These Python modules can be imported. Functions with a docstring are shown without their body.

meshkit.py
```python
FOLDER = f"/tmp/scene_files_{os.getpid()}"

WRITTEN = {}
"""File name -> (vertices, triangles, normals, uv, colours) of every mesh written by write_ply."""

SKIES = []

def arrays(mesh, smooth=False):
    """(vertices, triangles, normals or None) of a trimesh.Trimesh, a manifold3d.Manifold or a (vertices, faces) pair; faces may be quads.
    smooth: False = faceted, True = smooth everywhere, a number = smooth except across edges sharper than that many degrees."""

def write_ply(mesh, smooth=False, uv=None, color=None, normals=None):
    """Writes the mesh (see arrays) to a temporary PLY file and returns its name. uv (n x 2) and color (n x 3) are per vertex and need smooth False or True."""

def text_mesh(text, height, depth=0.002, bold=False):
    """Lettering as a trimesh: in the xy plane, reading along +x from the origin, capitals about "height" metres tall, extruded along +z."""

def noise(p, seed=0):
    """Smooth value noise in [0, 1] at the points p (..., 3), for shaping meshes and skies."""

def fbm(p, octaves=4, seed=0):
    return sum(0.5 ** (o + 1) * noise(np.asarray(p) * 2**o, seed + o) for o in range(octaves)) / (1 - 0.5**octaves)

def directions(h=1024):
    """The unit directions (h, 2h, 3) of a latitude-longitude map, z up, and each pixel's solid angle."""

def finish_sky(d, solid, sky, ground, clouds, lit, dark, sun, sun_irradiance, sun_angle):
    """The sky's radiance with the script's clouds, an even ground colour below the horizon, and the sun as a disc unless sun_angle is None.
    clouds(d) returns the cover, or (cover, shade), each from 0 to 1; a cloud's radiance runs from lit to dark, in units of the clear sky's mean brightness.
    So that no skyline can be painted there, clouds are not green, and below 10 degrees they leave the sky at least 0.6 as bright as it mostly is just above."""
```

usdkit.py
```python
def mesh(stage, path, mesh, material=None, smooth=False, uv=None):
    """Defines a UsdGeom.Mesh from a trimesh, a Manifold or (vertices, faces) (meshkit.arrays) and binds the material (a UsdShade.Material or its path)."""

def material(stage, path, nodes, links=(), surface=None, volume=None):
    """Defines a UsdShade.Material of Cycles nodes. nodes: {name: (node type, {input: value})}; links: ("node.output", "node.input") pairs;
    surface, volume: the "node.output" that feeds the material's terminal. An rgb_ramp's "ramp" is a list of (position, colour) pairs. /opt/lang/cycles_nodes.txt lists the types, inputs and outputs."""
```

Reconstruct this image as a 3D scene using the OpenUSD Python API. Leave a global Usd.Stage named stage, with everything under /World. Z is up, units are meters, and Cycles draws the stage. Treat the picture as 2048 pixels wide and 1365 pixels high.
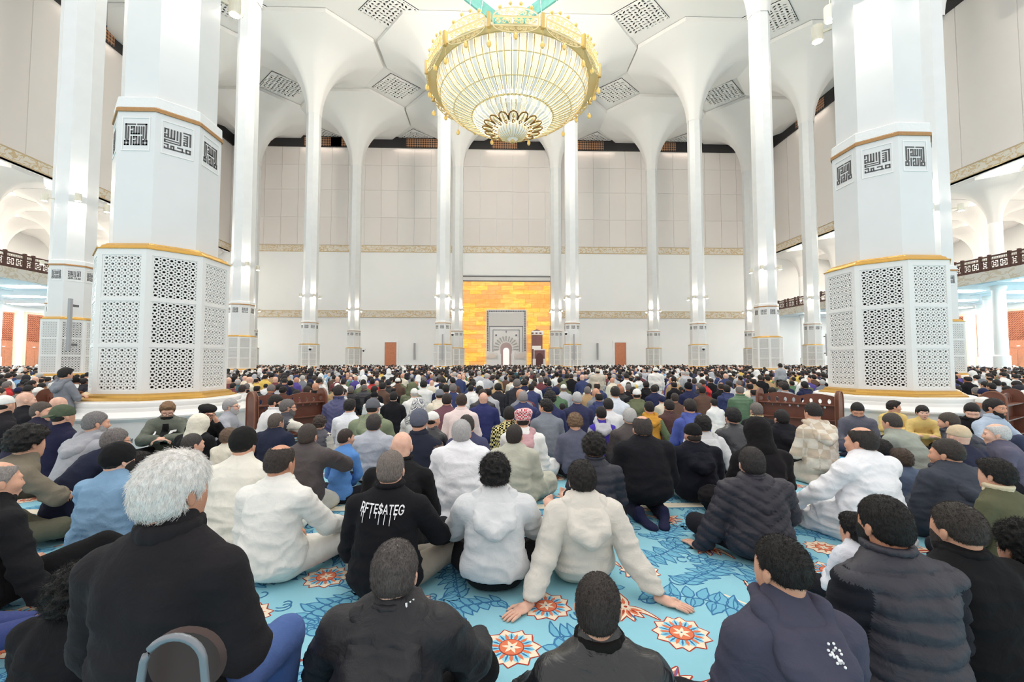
import math, random, numpy as np, trimesh, usdkit, meshkit
from pxr import Usd, UsdGeom, UsdLux, UsdShade, Gf, Sdf, Vt
from shapely.geometry import Polygon, LineString, Point, box as sbox, MultiPolygon
from shapely.ops import unary_union
from shapely import affinity
rng = np.random.default_rng(7); random.seed(7)
stage = Usd.Stage.CreateInMemory()
UsdGeom.SetStageUpAxis(stage, 'Z'); UsdGeom.SetStageMetersPerUnit(stage, 1.0)
UsdGeom.Xform.Define(stage, '/World'); UsdGeom.Scope.Define(stage, '/World/Looks')

# ------------------------------------------------------------------ camera, light, exposure
F, CX, CY, CAMZ = 888.0, 1024.0, 682.5, 1.47
YAW, PITCH = math.atan((1024 - 996.5) / F), math.atan((723.5 - 682.5) / F)
cyw, syw, cp, sp = math.cos(YAW), math.sin(YAW), math.cos(PITCH), math.sin(PITCH)
RIGHT = np.array([cyw, -syw, 0.0]); FWD = np.array([syw * cp, cyw * cp, sp]); UP = np.cross(RIGHT, FWD)
EYE = np.array([0, 0, CAMZ])
cam = UsdGeom.Camera.Define(stage, '/World/camera')
cam.CreateHorizontalApertureAttr(36.0); cam.CreateVerticalApertureAttr(24.0); cam.CreateFocalLengthAttr(36.0 * F / 2048)
cam.CreateClippingRangeAttr(Gf.Vec2f(0.05, 500))
M4 = np.eye(4); M4[0, :3] = RIGHT; M4[1, :3] = UP; M4[2, :3] = -FWD; M4[3, :3] = EYE
cam.AddTransformOp().Set(Gf.Matrix4d(*M4.ravel().tolist()))
cam.CreateExposureAttr(0.0)
sky = UsdLux.DomeLight.Define(stage, '/World/daylight'); sky.CreateIntensityAttr(0.40); sky.CreateColorAttr(Gf.Vec3f(1.0, 0.985, 0.965))
dome = UsdLux.DiskLight.Define(stage, '/World/dome_light'); dome.CreateRadiusAttr(17.0); dome.CreateIntensityAttr(2.0); dome.CreateColorAttr(Gf.Vec3f(1.0, 0.985, 0.965))
dome.AddTranslateOp().Set(Gf.Vec3d(1.1, 29.5, 44.8))
for i, (x, y, w, d_) in enumerate([(x, 72.45, 6.5, .25) for x in (-29.2, -13.9, 1.2, 16.2, 31.0)] + [(x, y, .25, 6.5) for x in (-43.2, 45.2) for y in (33, 47, 62)]):   # warm wall washers under the clerestory
    l = UsdLux.RectLight.Define(stage, f'/World/wall_washer_{i}'); l.CreateWidthAttr(w); l.CreateHeightAttr(d_); l.CreateIntensityAttr(6.0); l.CreateColorAttr(Gf.Vec3f(1.0, 0.84, 0.72)); l.AddTranslateOp().Set(Gf.Vec3d(x, y, 36.95))
def sphere_light(name, loc, r, power, col=(1, 1, 1)):
    l = UsdLux.SphereLight.Define(stage, '/World/' + name); l.CreateRadiusAttr(r); l.CreateIntensityAttr(power); l.CreateColorAttr(Gf.Vec3f(*col))
    l.AddTranslateOp().Set(Gf.Vec3d(*map(float, loc))); return l

def ray(u, v):
    d = FWD + RIGHT * (u - CX) / F - UP * (v - CY) / F
    return d
def at_y(u, v, y):
    d = ray(u, v); return EYE + d * (y / d[1])
def at_z(u, v, z):
    d = ray(u, v); return EYE + d * ((z - CAMZ) / d[2])

# ------------------------------------------------------------------ helpers
USED = {}
def numbered(parent, name):
    k = (str(parent), name); n = USED.get(k, 0); USED[k] = n + 1
    return name if n == 0 else f'{name}_{n:03d}'
def path_of(p): return '/World' if p is None else (p if isinstance(p, str) else str(p.GetPath()))
def setd(p, **kw):
    p = p.GetPrim() if hasattr(p, 'GetPrim') else p
    for k, v in kw.items():
        if v is not None: p.SetCustomDataByKey(k, v)
    return p
def obj(name, mesh, m, parent=None, smooth=False, **kw):
    pp = path_of(parent)
    p = usdkit.mesh(stage, pp + '/' + numbered(pp, name), mesh, m, smooth)
    return setd(p, **kw)
def thing(name, label=None, category=None, loc=(0, 0, 0), rotz=0.0, scale=None, group=None, kind=None, parent=None):
    pp = path_of(parent)
    x = UsdGeom.Xform.Define(stage, pp + '/' + numbered(pp, name))
    x.AddTranslateOp().Set(Gf.Vec3d(*map(float, loc)))
    if rotz: x.AddRotateZOp().Set(float(rotz))
    if scale is not None: x.AddScaleOp().Set(Gf.Vec3f(*map(float, scale)))
    return setd(x, label=label, category=category, group=group, kind=kind)
def dup(src, name, label, category, loc, rotz=0.0, scale=None, group=None):
    t = thing(name, label, category, loc, rotz, scale, group)
    t.GetReferences().AddInternalReference(Sdf.Path(path_of(src))); t.SetInstanceable(True)
    return t
def cat(ms): return trimesh.util.concatenate(ms) if len(ms) > 1 else ms[0]
def bx(x0, x1, y0, y1, z0, z1):
    m = trimesh.creation.box([abs(x1 - x0), abs(y1 - y0), abs(z1 - z0)]); m.apply_translation([(x0 + x1) / 2, (y0 + y1) / 2, (z0 + z1) / 2]); return m
def cyl(r, z0, z1, n=24, loc=(0, 0)):
    m = trimesh.creation.cylinder(r, z1 - z0, sections=n); m.apply_translation([loc[0], loc[1], (z0 + z1) / 2]); return m
def loft(rings, cap0=False, cap1=False):
    """rings: (k, n, 3) closed rings"""
    R = np.asarray(rings, float); k, n = R.shape[:2]
    i, j = np.meshgrid(np.arange(k - 1), np.arange(n), indexing='ij'); j2 = (j + 1) % n
    q = np.stack([i * n + j, i * n + j2, (i + 1) * n + j2, (i + 1) * n + j], -1).reshape(-1, 4)
    f = [q[:, [0, 1, 2]], q[:, [0, 2, 3]]]; v = R.reshape(-1, 3)
    if cap0:
        v = np.vstack([v, R[0].mean(0)]); c = len(v) - 1; a = np.arange(n); f.append(np.stack([np.full(n, c), (a + 1) % n, a], 1))
    if cap1:
        v = np.vstack([v, R[-1].mean(0)]); c = len(v) - 1; a = np.arange(n) + (k - 1) * n; f.append(np.stack([np.full(n, c), a, (np.arange(n) + 1) % n + (k - 1) * n], 1))
    return trimesh.Trimesh(v, np.vstack(f), process=False)
def octring(a, z, cx=0, cy=0):
    t = a * math.tan(math.pi / 8)
    return np.array([(t, -a), (a, -t), (a, t), (t, a), (-t, a), (-a, t), (-a, -t), (-t, -a)]) @ np.eye(2) + [cx, cy], z
def oct3(a, z):
    p, z = octring(a, z); return np.c_[p, np.full(8, z)]
def octloft(prof): return loft([oct3(a, z) for a, z in prof], True, True)
def lathe(prof, n=48): 
    t = np.arange(n) * 2 * np.pi / n
    return loft([np.c_[r * np.cos(t), r * np.sin(t), np.full(n, z)] for r, z in prof])
def extrude(poly, d):
    ps = [poly] if poly.geom_type == 'Polygon' else [g for g in poly.geoms if g.geom_type == 'Polygon']
    return cat([trimesh.creation.extrude_polygon(p, d, engine='earcut') for p in ps if p.area > 1e-9])
def xf(m, M): m = m.copy(); m.apply_transform(M); return m
def T(x, y, z): M = np.eye(4); M[:3, 3] = (x, y, z); return M
def R(axis, deg): return trimesh.transformations.rotation_matrix(math.radians(deg), axis)
def sweep(pts, r, n=8):
    import sys
    p = np.asarray(pts, float); t = np.gradient(p, axis=0); t /= np.linalg.norm(t, axis=1, keepdims=True) + 1e-12
    a = np.cross(t, np.where(np.abs(t[:, 2:]) < 0.9, [0, 0, 1.0], [1.0, 0, 0])); a /= np.linalg.norm(a, axis=1, keepdims=True) + 1e-12
    b = np.cross(t, a); g = np.arange(n) * 2 * np.pi / n; rr = np.broadcast_to(r, (len(p),))
    rings = p[:, None] + rr[:, None, None] * (np.cos(g)[None, :, None] * a[:, None] + np.sin(g)[None, :, None] * b[:, None])
    return loft(rings, True, True)

def lin(c):
    c = np.asarray(c, float) / 255.0
    return np.where(c < 0.04045, c / 12.92, ((c + 0.055) / 1.055) ** 2.4)
MATS = {}
def mat(name, rgb, rough=0.6, var=0.0, vscale=4.0, bump=0.0, bscale=60.0, metal=0.0, spec=0.5, sheen=0.0, emit=None, estr=0.0, coat=0.0, lin_rgb=False):
    if name in MATS: return MATS[name]
    c = np.asarray(rgb, float) if lin_rgb else lin(rgb)
    nodes = {'p': ('principled_bsdf', dict(base_color=tuple(c), roughness=rough, metallic=metal, specular_ior_level=spec, sheen_weight=sheen, coat_weight=coat))}
    if emit is not None: nodes['p'][1].update(emission_color=tuple(lin(emit)), emission_strength=estr)
    links = []
    if var or bump: nodes['tc'] = ('texture_coordinate', {})
    if var:
        nodes['n'] = ('noise_texture', dict(scale=vscale, detail=4.0))
        nodes['r'] = ('rgb_ramp', {'ramp': [(0.25, tuple(np.clip(c * (1 - var), 0, 1))), (0.75, tuple(np.clip(c * (1 + var), 0, 1)))]})
        links += [('tc.object', 'n.vector'), ('n.fac', 'r.fac'), ('r.color', 'p.base_color')]
    if bump:
        nodes['bn'] = ('noise_texture', dict(scale=bscale, detail=3.0)); nodes['b'] = ('bump', dict(strength=bump, distance=0.01))
        links += [('tc.object', 'bn.vector'), ('bn.fac', 'b.height'), ('b.normal', 'p.normal')]
    MATS[name] = usdkit.material(stage, '/World/Looks/' + name, nodes, links, surface='p.BSDF')
    return MATS[name]
WHITE = mat('white_plaster', (250, 250, 249), 0.55, var=0.015, vscale=0.4)
CEIL = mat('ceiling_white', (232, 229, 226), 0.8)
MARBLE = mat('white_marble', (230, 230, 229), 0.22, var=0.025, vscale=1.7)
MARBLE2 = mat('drum_marble', (240, 239, 236), 0.3, var=0.03, vscale=3.0)
BEIGE = mat('beige_panel', (236, 229, 224), 0.7, var=0.02, vscale=0.25)
GOLD = mat('gold_trim', (205, 160, 78), 0.3, metal=0.55, var=0.06, vscale=14)
BRONZE = mat('bronze_trim', (176, 132, 84), 0.45, metal=0.3, var=0.08, vscale=20)
DARK = mat('dark_void', (38, 36, 38), 0.8)
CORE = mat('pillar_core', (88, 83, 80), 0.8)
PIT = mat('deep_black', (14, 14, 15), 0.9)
INK = mat('script_ink', (84, 82, 82), 0.5, var=0.25, vscale=30)
WOOD = mat('carved_wood', (176, 110, 84), 0.5, var=0.12, vscale=6)
DOORW = mat('door_wood', (205, 132, 98), 0.5, var=0.12, vscale=5, bump=0.2, bscale=30)
DOORD = mat('door_lattice', (166, 92, 66), 0.55)
RAIL = mat('balustrade_wood', (92, 62, 54), 0.5, var=0.15, vscale=6)
LINE = mat('seam_grey', (176, 172, 168), 0.7)
IRON = mat('dark_iron', (112, 110, 112), 0.5)
GLOW = mat('lamp_glow', (255, 250, 240), 0.5, emit=(255, 246, 232), estr=800.0)
PANELGLOW = mat('light_panel', (255, 255, 255), 0.5, emit=(255, 253, 248), estr=22.0)
LAMPW = mat('lamp_housing', (232, 224, 204), 0.4)
CHAIRWOOD = mat('mahogany', (112, 66, 50), 0.4, var=0.12, vscale=8)
# ------------------------------------------------------------------ the setting
D_BACK, CEIL_Z, XL, XR = 73.0, 38.8, -43.8, 45.8
def ramp_mat(name, build):
    if name not in MATS: MATS[name] = build('/World/Looks/' + name)
    return MATS[name]
# gilded script friezes: thin curving gold strokes on cream stone (flat print)
def frieze_mat(name, base, gold, sc):
    return ramp_mat(name, lambda p: usdkit.material(stage, p, {
        'tc': ('texture_coordinate', {}), 'mp': ('mapping', dict(scale=sc)), 'n': ('noise_texture', dict(scale=1.0, detail=2.0, distortion=0.6)),
        'a': ('math', dict(math_type='subtract', value2=0.5)), 'b': ('math', dict(math_type='absolute')), 'r': ('rgb_ramp', {'ramp': [(0.0, tuple(lin(gold))), (0.03, tuple(lin(gold))), (0.055, tuple(lin(base))), (1.0, tuple(lin(base)))]}),
        'p': ('principled_bsdf', dict(roughness=0.6))},
        [('tc.object', 'mp.vector'), ('mp.vector', 'n.vector'), ('n.fac', 'a.value1'), ('a.value', 'b.value1'), ('b.value', 'r.fac'), ('r.color', 'p.base_color')], surface='p.BSDF'))
FRIEZE_UP = frieze_mat('frieze_script', (232, 224, 211), (214, 190, 150), (1.6, 1.6, 2.4))
FRIEZE_LO = frieze_mat('frieze_script_pale', (228, 224, 216), (212, 202, 182), (1.3, 1.3, 2.0))

# ---- carpet: floor slab, pattern laid as flat print patches further below
CARPET = mat('carpet_turquoise', (146, 204, 219), 0.95, var=0.04, vscale=3.0, bump=0.15, bscale=300)
FLOOR = setd(UsdGeom.Xform.Define(stage, '/World/floor'), kind='structure', label='turquoise wool carpet with red and cream flowers and blue leaf sprays')
obj('carpet', bx(-66, 68, -12, D_BACK, -0.2, 0), CARPET, FLOOR)

# ---- back wall
WB = setd(UsdGeom.Xform.Define(stage, '/World/wall_back'), kind='structure', label='tall white end wall with gilded friezes and beige upper panels')
obj('wall_base', bx(-64.8, 66.8, D_BACK, D_BACK + 0.6, 0, CEIL_Z), WHITE, WB)
obj('frieze', bx(XL, XR, D_BACK - 0.12, D_BACK, 19.55, 20.5), FRIEZE_UP, WB)
for a_, b_ in ((XL, -6.05), (8.7, XR)):
    obj('frieze', bx(a_, b_, D_BACK - 0.12, D_BACK, 8.75, 9.75), FRIEZE_UP, WB)
    for z in (8.72, 9.77): obj('moulding', bx(a_, b_, D_BACK - 0.16, D_BACK, z - 0.04, z + 0.04), mat('frieze_edge', (214, 190, 150), 0.5), WB)
for z in (19.5, 20.52): obj('moulding', bx(XL, XR, D_BACK - 0.16, D_BACK, z - 0.04, z + 0.04), mat('frieze_edge', (214, 190, 150), 0.5), WB)
pw, zs = 2.72, [20.6, 25.2, 29.8, 34.0, 37.0]
npan = int(round((XR - XL) / pw)); pw = (XR - XL) / npan
BEIGES = [BEIGE, mat('beige_panel_light', (238, 231, 226), 0.7), mat('beige_panel_dark', (235, 227, 222), 0.7)]
for i in range(npan):
    for k in range(4):
        obj('wall_panel', bx(XL + i * pw + 0.02, XL + (i + 1) * pw - 0.02, D_BACK - 0.08, D_BACK, zs[k] + 0.02, zs[k + 1] - 0.02), BEIGES[int(rng.integers(3))], WB)
# clerestory: dark pierced bronze frieze under the ceiling
def pierced_mat(name):
    return ramp_mat(name, lambda p: usdkit.material(stage, p, {
        'tc': ('texture_coordinate', {}), 'v': ('voronoi_texture', dict(scale=2.6, randomness=0.0, feature='f1')), 'r': ('rgb_ramp', {'ramp': [(0.0, tuple(lin((190, 140, 104)))), (0.42, tuple(lin((190, 140, 104)))), (0.5, tuple(lin((52, 44, 42)))), (1.0, tuple(lin((52, 44, 42))))]}),
        'p': ('principled_bsdf', dict(roughness=0.5))}, [('tc.object', 'v.vector'), ('v.distance', 'r.fac'), ('r.color', 'p.base_color')], surface='p.BSDF'))
PIERCED = pierced_mat('pierced_bronze')
BLACK = mat('clerestory_black', (44, 42, 44), 0.6)
obj('clerestory', bx(XL, XR, D_BACK - 0.3, D_BACK, 37.0, CEIL_Z), BLACK, WB)
for xc, w in ((-29, 6), (-26.2, 3), (-12.2, 6.2), (1.0, 4.2), (14.6, 6.2), (27.5, 5)):
    obj('pierced_screen', bx(xc - w / 2, xc + w / 2, D_BACK - 0.36, D_BACK - 0.3, 37.05, 38.5), PIERCED, WB)
# ---- side walls
OUT = {-1: -64.8, 1: 66.8}
for s, X, nm in ((-1, XL, 'wall_left'), (1, XR, 'wall_right')):
    W = setd(UsdGeom.Xform.Define(stage, '/World/' + nm), kind='structure', label=f'{"left" if s < 0 else "right"} side wall: beige panels over a two storey white arcade')
    o = X + s * 0.7
    a, b = min(X, o), max(X, o)
    obj('upper_wall', bx(a, b, 26, D_BACK, 20.55, CEIL_Z), BEIGE, W)
    obj('beam', bx(a, b, 26, D_BACK, 19.2, 19.55), WHITE, W)
    obj('frieze', bx(X - 0.1, X + 0.1, 26, D_BACK, 19.55, 20.5), FRIEZE_UP, W)
    for z in (19.52, 20.52): obj('moulding', bx(X - 0.14, X + 0.14, 26, D_BACK, z - 0.04, z + 0.04), mat('frieze_edge', (214, 190, 150), 0.5), W)
    obj('clerestory', bx(X - 0.3, X + 0.3, 26, D_BACK, 37.0, CEIL_Z), BLACK, W)
    for yc in (33, 47, 62):
        obj('pierced_screen', bx(X - 0.36, X + 0.36, yc - 3, yc + 3, 37.05, 38.5), PIERCED, W)
    yy = 26.0
    while yy < D_BACK - 0.5:            # tall facing panels with open joints
        obj('wall_panel', bx(X - 0.06 if s > 0 else X, X if s > 0 else X + 0.06, yy + 0.04, min(yy + 5.2, D_BACK) - 0.04, 20.62, 37.0), BEIGES[int(rng.integers(3))], W)
        yy += 5.2
    e = OUT[s]
    obj('gallery_slab', bx(min(X, e), max(X, e), 26, D_BACK, 8.95, 9.9), mat('gallery_soffit', (234, 238, 243), 0.5), W)
    obj('gallery_frieze', bx(X - 0.12, X + 0.12, 26, D_BACK, 8.9, 9.92), FRIEZE_LO, W)
    obj('gallery_ceiling', bx(min(X, e), max(X, e), 26, D_BACK, 19.3, 19.6), WHITE, W)
    obj('outer_wall', bx(min(e, e + s * .5), max(e, e + s * .5), 20, D_BACK, 0, 20), WHITE, W)
    # soffit coffers and light panels
    for k, yc in enumerate(np.arange(31.5, 72, 7)):
        for j, xc in enumerate((3.5, 10.5, 17.5)):
            x0 = X + s * xc
            obj('light_panel', bx(x0 - 1.9, x0 + 1.9, yc - 0.7, yc + 0.7, 8.9, 8.96), PANELGLOW, W)
            obj('coffer', bx(x0 - 2.9, x0 + 2.9, yc + 1.1, yc + 2.9, 8.91, 8.96), mat('coffer_blue', (222, 228, 236), 0.5), W)
            for q in (0,):
                c = cyl(0.95, 18.96, 19.06, 20); c.apply_translation([X + s * (0.9, 7.0, 14.0)[j], yc, 0])
                obj('gallery_lamp', c, mat('gallery_glow', (255, 250, 240), 0.5, emit=(255, 244, 226), estr=22.0), W)

# ---- mushroom vaults
def fan_mesh(cx, cy, z0, z1, r0, hx, hy, tx, ty, n=12, edge=0.45):
    """Flaring capital from a small octagon of apothem r0 to a big octagon (half sizes hx, hy; flats tx, ty), with an upright rim."""
    small = oct3(r0, 0)[:, :2]
    big = np.array([(tx, -hy), (hx, -ty), (hx, ty), (tx, hy), (-tx, hy), (-hx, ty), (-hx, -ty), (-tx, -hy)])
    rings = []
    for t in np.linspace(0, 1, n):
        g = 1 - math.sqrt(max(0, 1 - t * t)); g = g * 0.98 + 0.02 * t
        p = small + (big - small) * g
        # subdivide every side so that the vault stays smooth
        q = np.concatenate([np.linspace(p[i], p[(i + 1) % 8], 5)[:-1] for i in range(8)])
        c = q / np.linalg.norm(q, axis=1, keepdims=True)
        rings.append(np.c_[q, np.full(len(q), z0 + (z1 - z0) * t)])
    rings.append(rings[-1] + [0, 0, edge])
    m = loft(rings); m.apply_translation([cx, cy, 0]); return m
CE = setd(UsdGeom.Xform.Define(stage, '/World/ceiling'), kind='structure', label='pale vaulted ceiling of flaring octagonal capitals and pierced diamonds')
ROWS = {  # depth, bay half depth, column places
    'near': (21.7, 6.8, [-35.2, -20.3, 22.1, 37.2]),
    'mid': (35.8, 7.0, [-34.4, -20.4, 22.1, 37.3]),
    'a': (52.3, 6.8, [-36.9, -21.96, -6.5, 8.75, 23.9, 37.9]),
    'b': (66.1, 6.8, [-36.3, -21.3, -6.1, 8.65, 23.4, 38.4])}
STAR = np.array([((19.2 if k % 2 == 0 else 19.2 * .7654) * math.cos(k * math.pi / 8) + 1.1, (19.2 if k % 2 == 0 else 19.2 * .7654) * math.sin(k * math.pi / 8) + 29.5) for k in range(16)])
def ceiling_plate():
    hall = sbox(XL, 27.9, XR, D_BACK)
    holes = []
    cx, cy = 1.1, 29.5
    holes.append(Polygon(STAR))
    return extrude(hall.difference(unary_union(holes)), 0.5)
obj('ceiling_plate', xf(ceiling_plate(), T(0, 0, CEIL_Z)), CEIL, CE)
FANC = [('mid', 'ceil'), ('a', 0), ('b', 0)]
for rk in ('mid', 'a', 'b'):
    zc, hd, xs = ROWS[rk]
    for x in xs:
        hx = 7.5
        obj('vault', fan_mesh(x, zc, 30.7, 38.3, 0.8, hx, hd - 0.25, 3.7, 2.2), CEIL, CE, smooth=40)
# pierced diamonds at the bay corners
def star_holes(x, y, c, big=0.235, small=0.13):
    """holes of one cell of the star lattice centred at x, y with pitch c"""
    hs = []
    def ng(cx, cy, r, n, rot, sx=1, sy=1):
        a = rot + np.arange(n) * 2 * np.pi / n
        return Polygon(np.c_[cx + r * sx * np.cos(a), cy + r * sy * np.sin(a)])
    hs.append(ng(x, y, big * c, 8, 0, 1, 0.86))
    for dx, dy in ((.22, .5), (-.22, .5)): hs.append(ng(x + dx * c, y + dy * c, small * c, 6, 0))
    for dx, dy in ((.5, .22), (.5, -.22)): hs.append(ng(x + dx * c, y + dy * c, small * c, 6, math.pi / 6))
    for dx, dy in ((.3, .27), (-.3, .27), (.3, -.27), (-.3, -.27)): hs.append(ng(x + dx * c, y + dy * c, 0.055 * c, 3, math.atan2(dy, dx)))
    return hs
def petal_lattice(hw, hh, c):
    """diamond plate pierced by long hexagons that turn around small eyes"""
    dia = Polygon([(-hw, 0), (0, -hh), (hw, 0), (0, hh)]); holes = []
    n = int(max(hw, hh) / c) + 2
    for i in range(-n, n + 1):
        for j in range(-n, n + 1):
            x, y = (i + 0.5 * (j % 2)) * c, j * c * 0.5
            if (i + j) % 3 == 0:
                h = Point(x, y).buffer(0.24 * c, quad_segs=3)
            else:
                e = Polygon([(-.40 * c, 0), (-.2 * c, -.17 * c), (.2 * c, -.17 * c), (.40 * c, 0), (.2 * c, .17 * c), (-.2 * c, .17 * c)])
                h = affinity.translate(affinity.rotate(e, 32 + 62 * ((i * 2 + j) % 3)), x, y)
            if dia.contains(h.centroid): holes.append(h.intersection(dia.buffer(-0.04)))
    return dia, unary_union(holes)
dia, hol = petal_lattice(3.25, 3.0, 0.62)
LATT = extrude(dia.difference(hol), 0.1)
def diamond(cx, cy, half=False):
    g = LATT
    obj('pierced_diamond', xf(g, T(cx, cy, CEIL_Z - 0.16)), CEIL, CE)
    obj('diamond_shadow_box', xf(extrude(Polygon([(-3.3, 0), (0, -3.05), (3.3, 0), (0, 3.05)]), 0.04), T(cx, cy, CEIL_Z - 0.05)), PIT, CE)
xm = [(a + b) / 2 for a, b in zip(ROWS['a'][2][:-1], ROWS['a'][2][1:])]
xmb = [(a + b) / 2 for a, b in zip(ROWS['b'][2][:-1], ROWS['b'][2][1:])]
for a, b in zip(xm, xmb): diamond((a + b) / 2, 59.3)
for b in xmb:
    tri, hh = petal_lattice(3.25, 3.0, 0.62); low = sbox(-9, -9, 9, -0.35)
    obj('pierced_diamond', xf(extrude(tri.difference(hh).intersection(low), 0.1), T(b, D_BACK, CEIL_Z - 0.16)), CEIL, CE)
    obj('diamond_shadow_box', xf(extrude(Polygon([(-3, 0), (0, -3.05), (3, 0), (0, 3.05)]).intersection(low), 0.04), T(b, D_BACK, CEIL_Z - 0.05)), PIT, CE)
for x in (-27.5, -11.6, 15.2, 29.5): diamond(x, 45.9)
# dome ring: teal band and lit drum over the chandelier
DOMEC = (1.1, 29.5)
TEAL = mat('dome_teal', (92, 158, 150), 0.4, var=0.2, vscale=2)
rin = (STAR - DOMEC) * 0.985 + DOMEC; n16 = lambda q, z: np.c_[q, np.full(16, z)]
obj('dome_band', loft([n16(STAR, CEIL_Z - 0.3), n16(rin, CEIL_Z - 0.3), n16(rin, CEIL_Z + 1.1)]), TEAL, CE)
obj('dome_drum', loft([n16(STAR, CEIL_Z + 0.6), n16(STAR, 45.0)]), CEIL, CE); obj('dome_cap', xf(extrude(Polygon(STAR).buffer(.3), .2), T(0, 0, 45.0)), CEIL, CE)

# ------------------------------------------------------------------ columns
def cells_to_mesh(rects, d=0.006):
    return cat([bx(x0, x1, -d, 0, y0, y1) for x0, y0, x1, y1 in rects])
def kufic(rects, size):
    """rects in a 34 x 34 grid, y down, to a panel in the xz plane centred on 0"""
    k = size / 34.0
    return cells_to_mesh([((x0 - 17) * k, (17 - y1) * k, (x1 - 17) * k, (17 - y0) * k) for x0, y0, x1, y1 in rects])
KA = [(1, 0, 3.4, 23), (1, 0, 16.4, 2), (18.4, 0, 33, 2), (30.6, 0, 33, 23), (4.8, 4, 7, 23), (27, 4, 29.2, 23),
      (2.2, 23, 4.2, 25.5), (5, 23, 6.2, 25.5), (0, 25.5, 2, 33), (4.6, 25.5, 7, 33), (0, 25.5, 7, 27.6), (0, 31, 7, 33),
      (29, 23, 30.2, 25.5), (31, 23, 33, 25.5), (27, 25.5, 29.2, 33), (32, 25.5, 34, 33), (27, 25.5, 34, 27.6), (27, 31, 34, 33),
      (9.2, 4, 15, 6), (9.2, 4, 11.2, 8.4), (13, 4, 15, 16.4), (9.2, 10.6, 11.2, 16.4), (9.2, 10.6, 13, 12.2), (9.2, 14.4, 22.6, 16.4), (16.6, 4, 18.8, 16.4), (20.4, 4, 22.6, 16.4), (24, 4, 26, 16.4),
      (9.2, 19, 11.2, 33), (13, 19, 19, 21), (13, 19, 15, 23.4), (17, 19, 19, 33), (13, 25.4, 15, 33), (13, 25.4, 17, 27), (13, 31, 23, 33), (20.8, 19, 23, 33), (24.6, 19, 26.2, 33)]
KB = [(0, 1, 6, 3), (0, 1, 2, 8), (4, 1, 6, 14), (0, 9.6, 2, 16), (0, 9.6, 4, 11.2), (0, 14, 13.6, 16), (7.8, 1, 10, 16), (11.6, 1, 13.6, 16), (15.4, 1, 17.4, 16), (19.2, 1, 21.4, 21.6), (0, 18, 18.6, 19.6), (0, 18, 2, 23), (0, 21.4, 21.4, 23),
      (23.6, 0, 34, 2), (31.8, 0, 34, 21), (24, 4.4, 30, 6.2), (28, 4.4, 30, 21), (24, 8, 28, 9.8), (24, 11.6, 28, 13.2), (24, 15, 26, 21), (24, 15, 28, 16.6), (24, 19.2, 28, 21),
      (0, 25, 6, 26.8), (4.2, 25, 6, 31), (0, 29.2, 1.8, 33), (0, 31, 13, 33), (8, 26, 13, 27.8), (8, 26, 9.8, 33), (11.2, 26, 13, 33), (13, 31, 26, 33), (16.4, 26, 24, 27.8), (22.2, 26, 24, 33), (27, 26, 34, 27.8), (27, 26, 29, 33), (32, 26, 34, 33), (27, 31, 34, 33)]
AP = 0.98                                        # apothem of the pierced pedestal
side = 2 * AP * math.tan(math.pi / 8)
def lattice_panel():
    w, h = 0.65, 0.735; c = 0.105
    hs = []
    for i in range(-3, 4):
        for j in range(-4, 5): hs += star_holes((i + 0.5) * c, j * c, c)
    win = sbox(-w / 2 + .01, -h / 2 + .01, w / 2 - .01, h / 2 - .01)
    hs = unary_union([h_.intersection(win) for h_ in hs if h_.intersects(win)])
    return extrude(sbox(-w / 2, -h / 2, w / 2, h / 2).difference(hs), 0.03)
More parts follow.
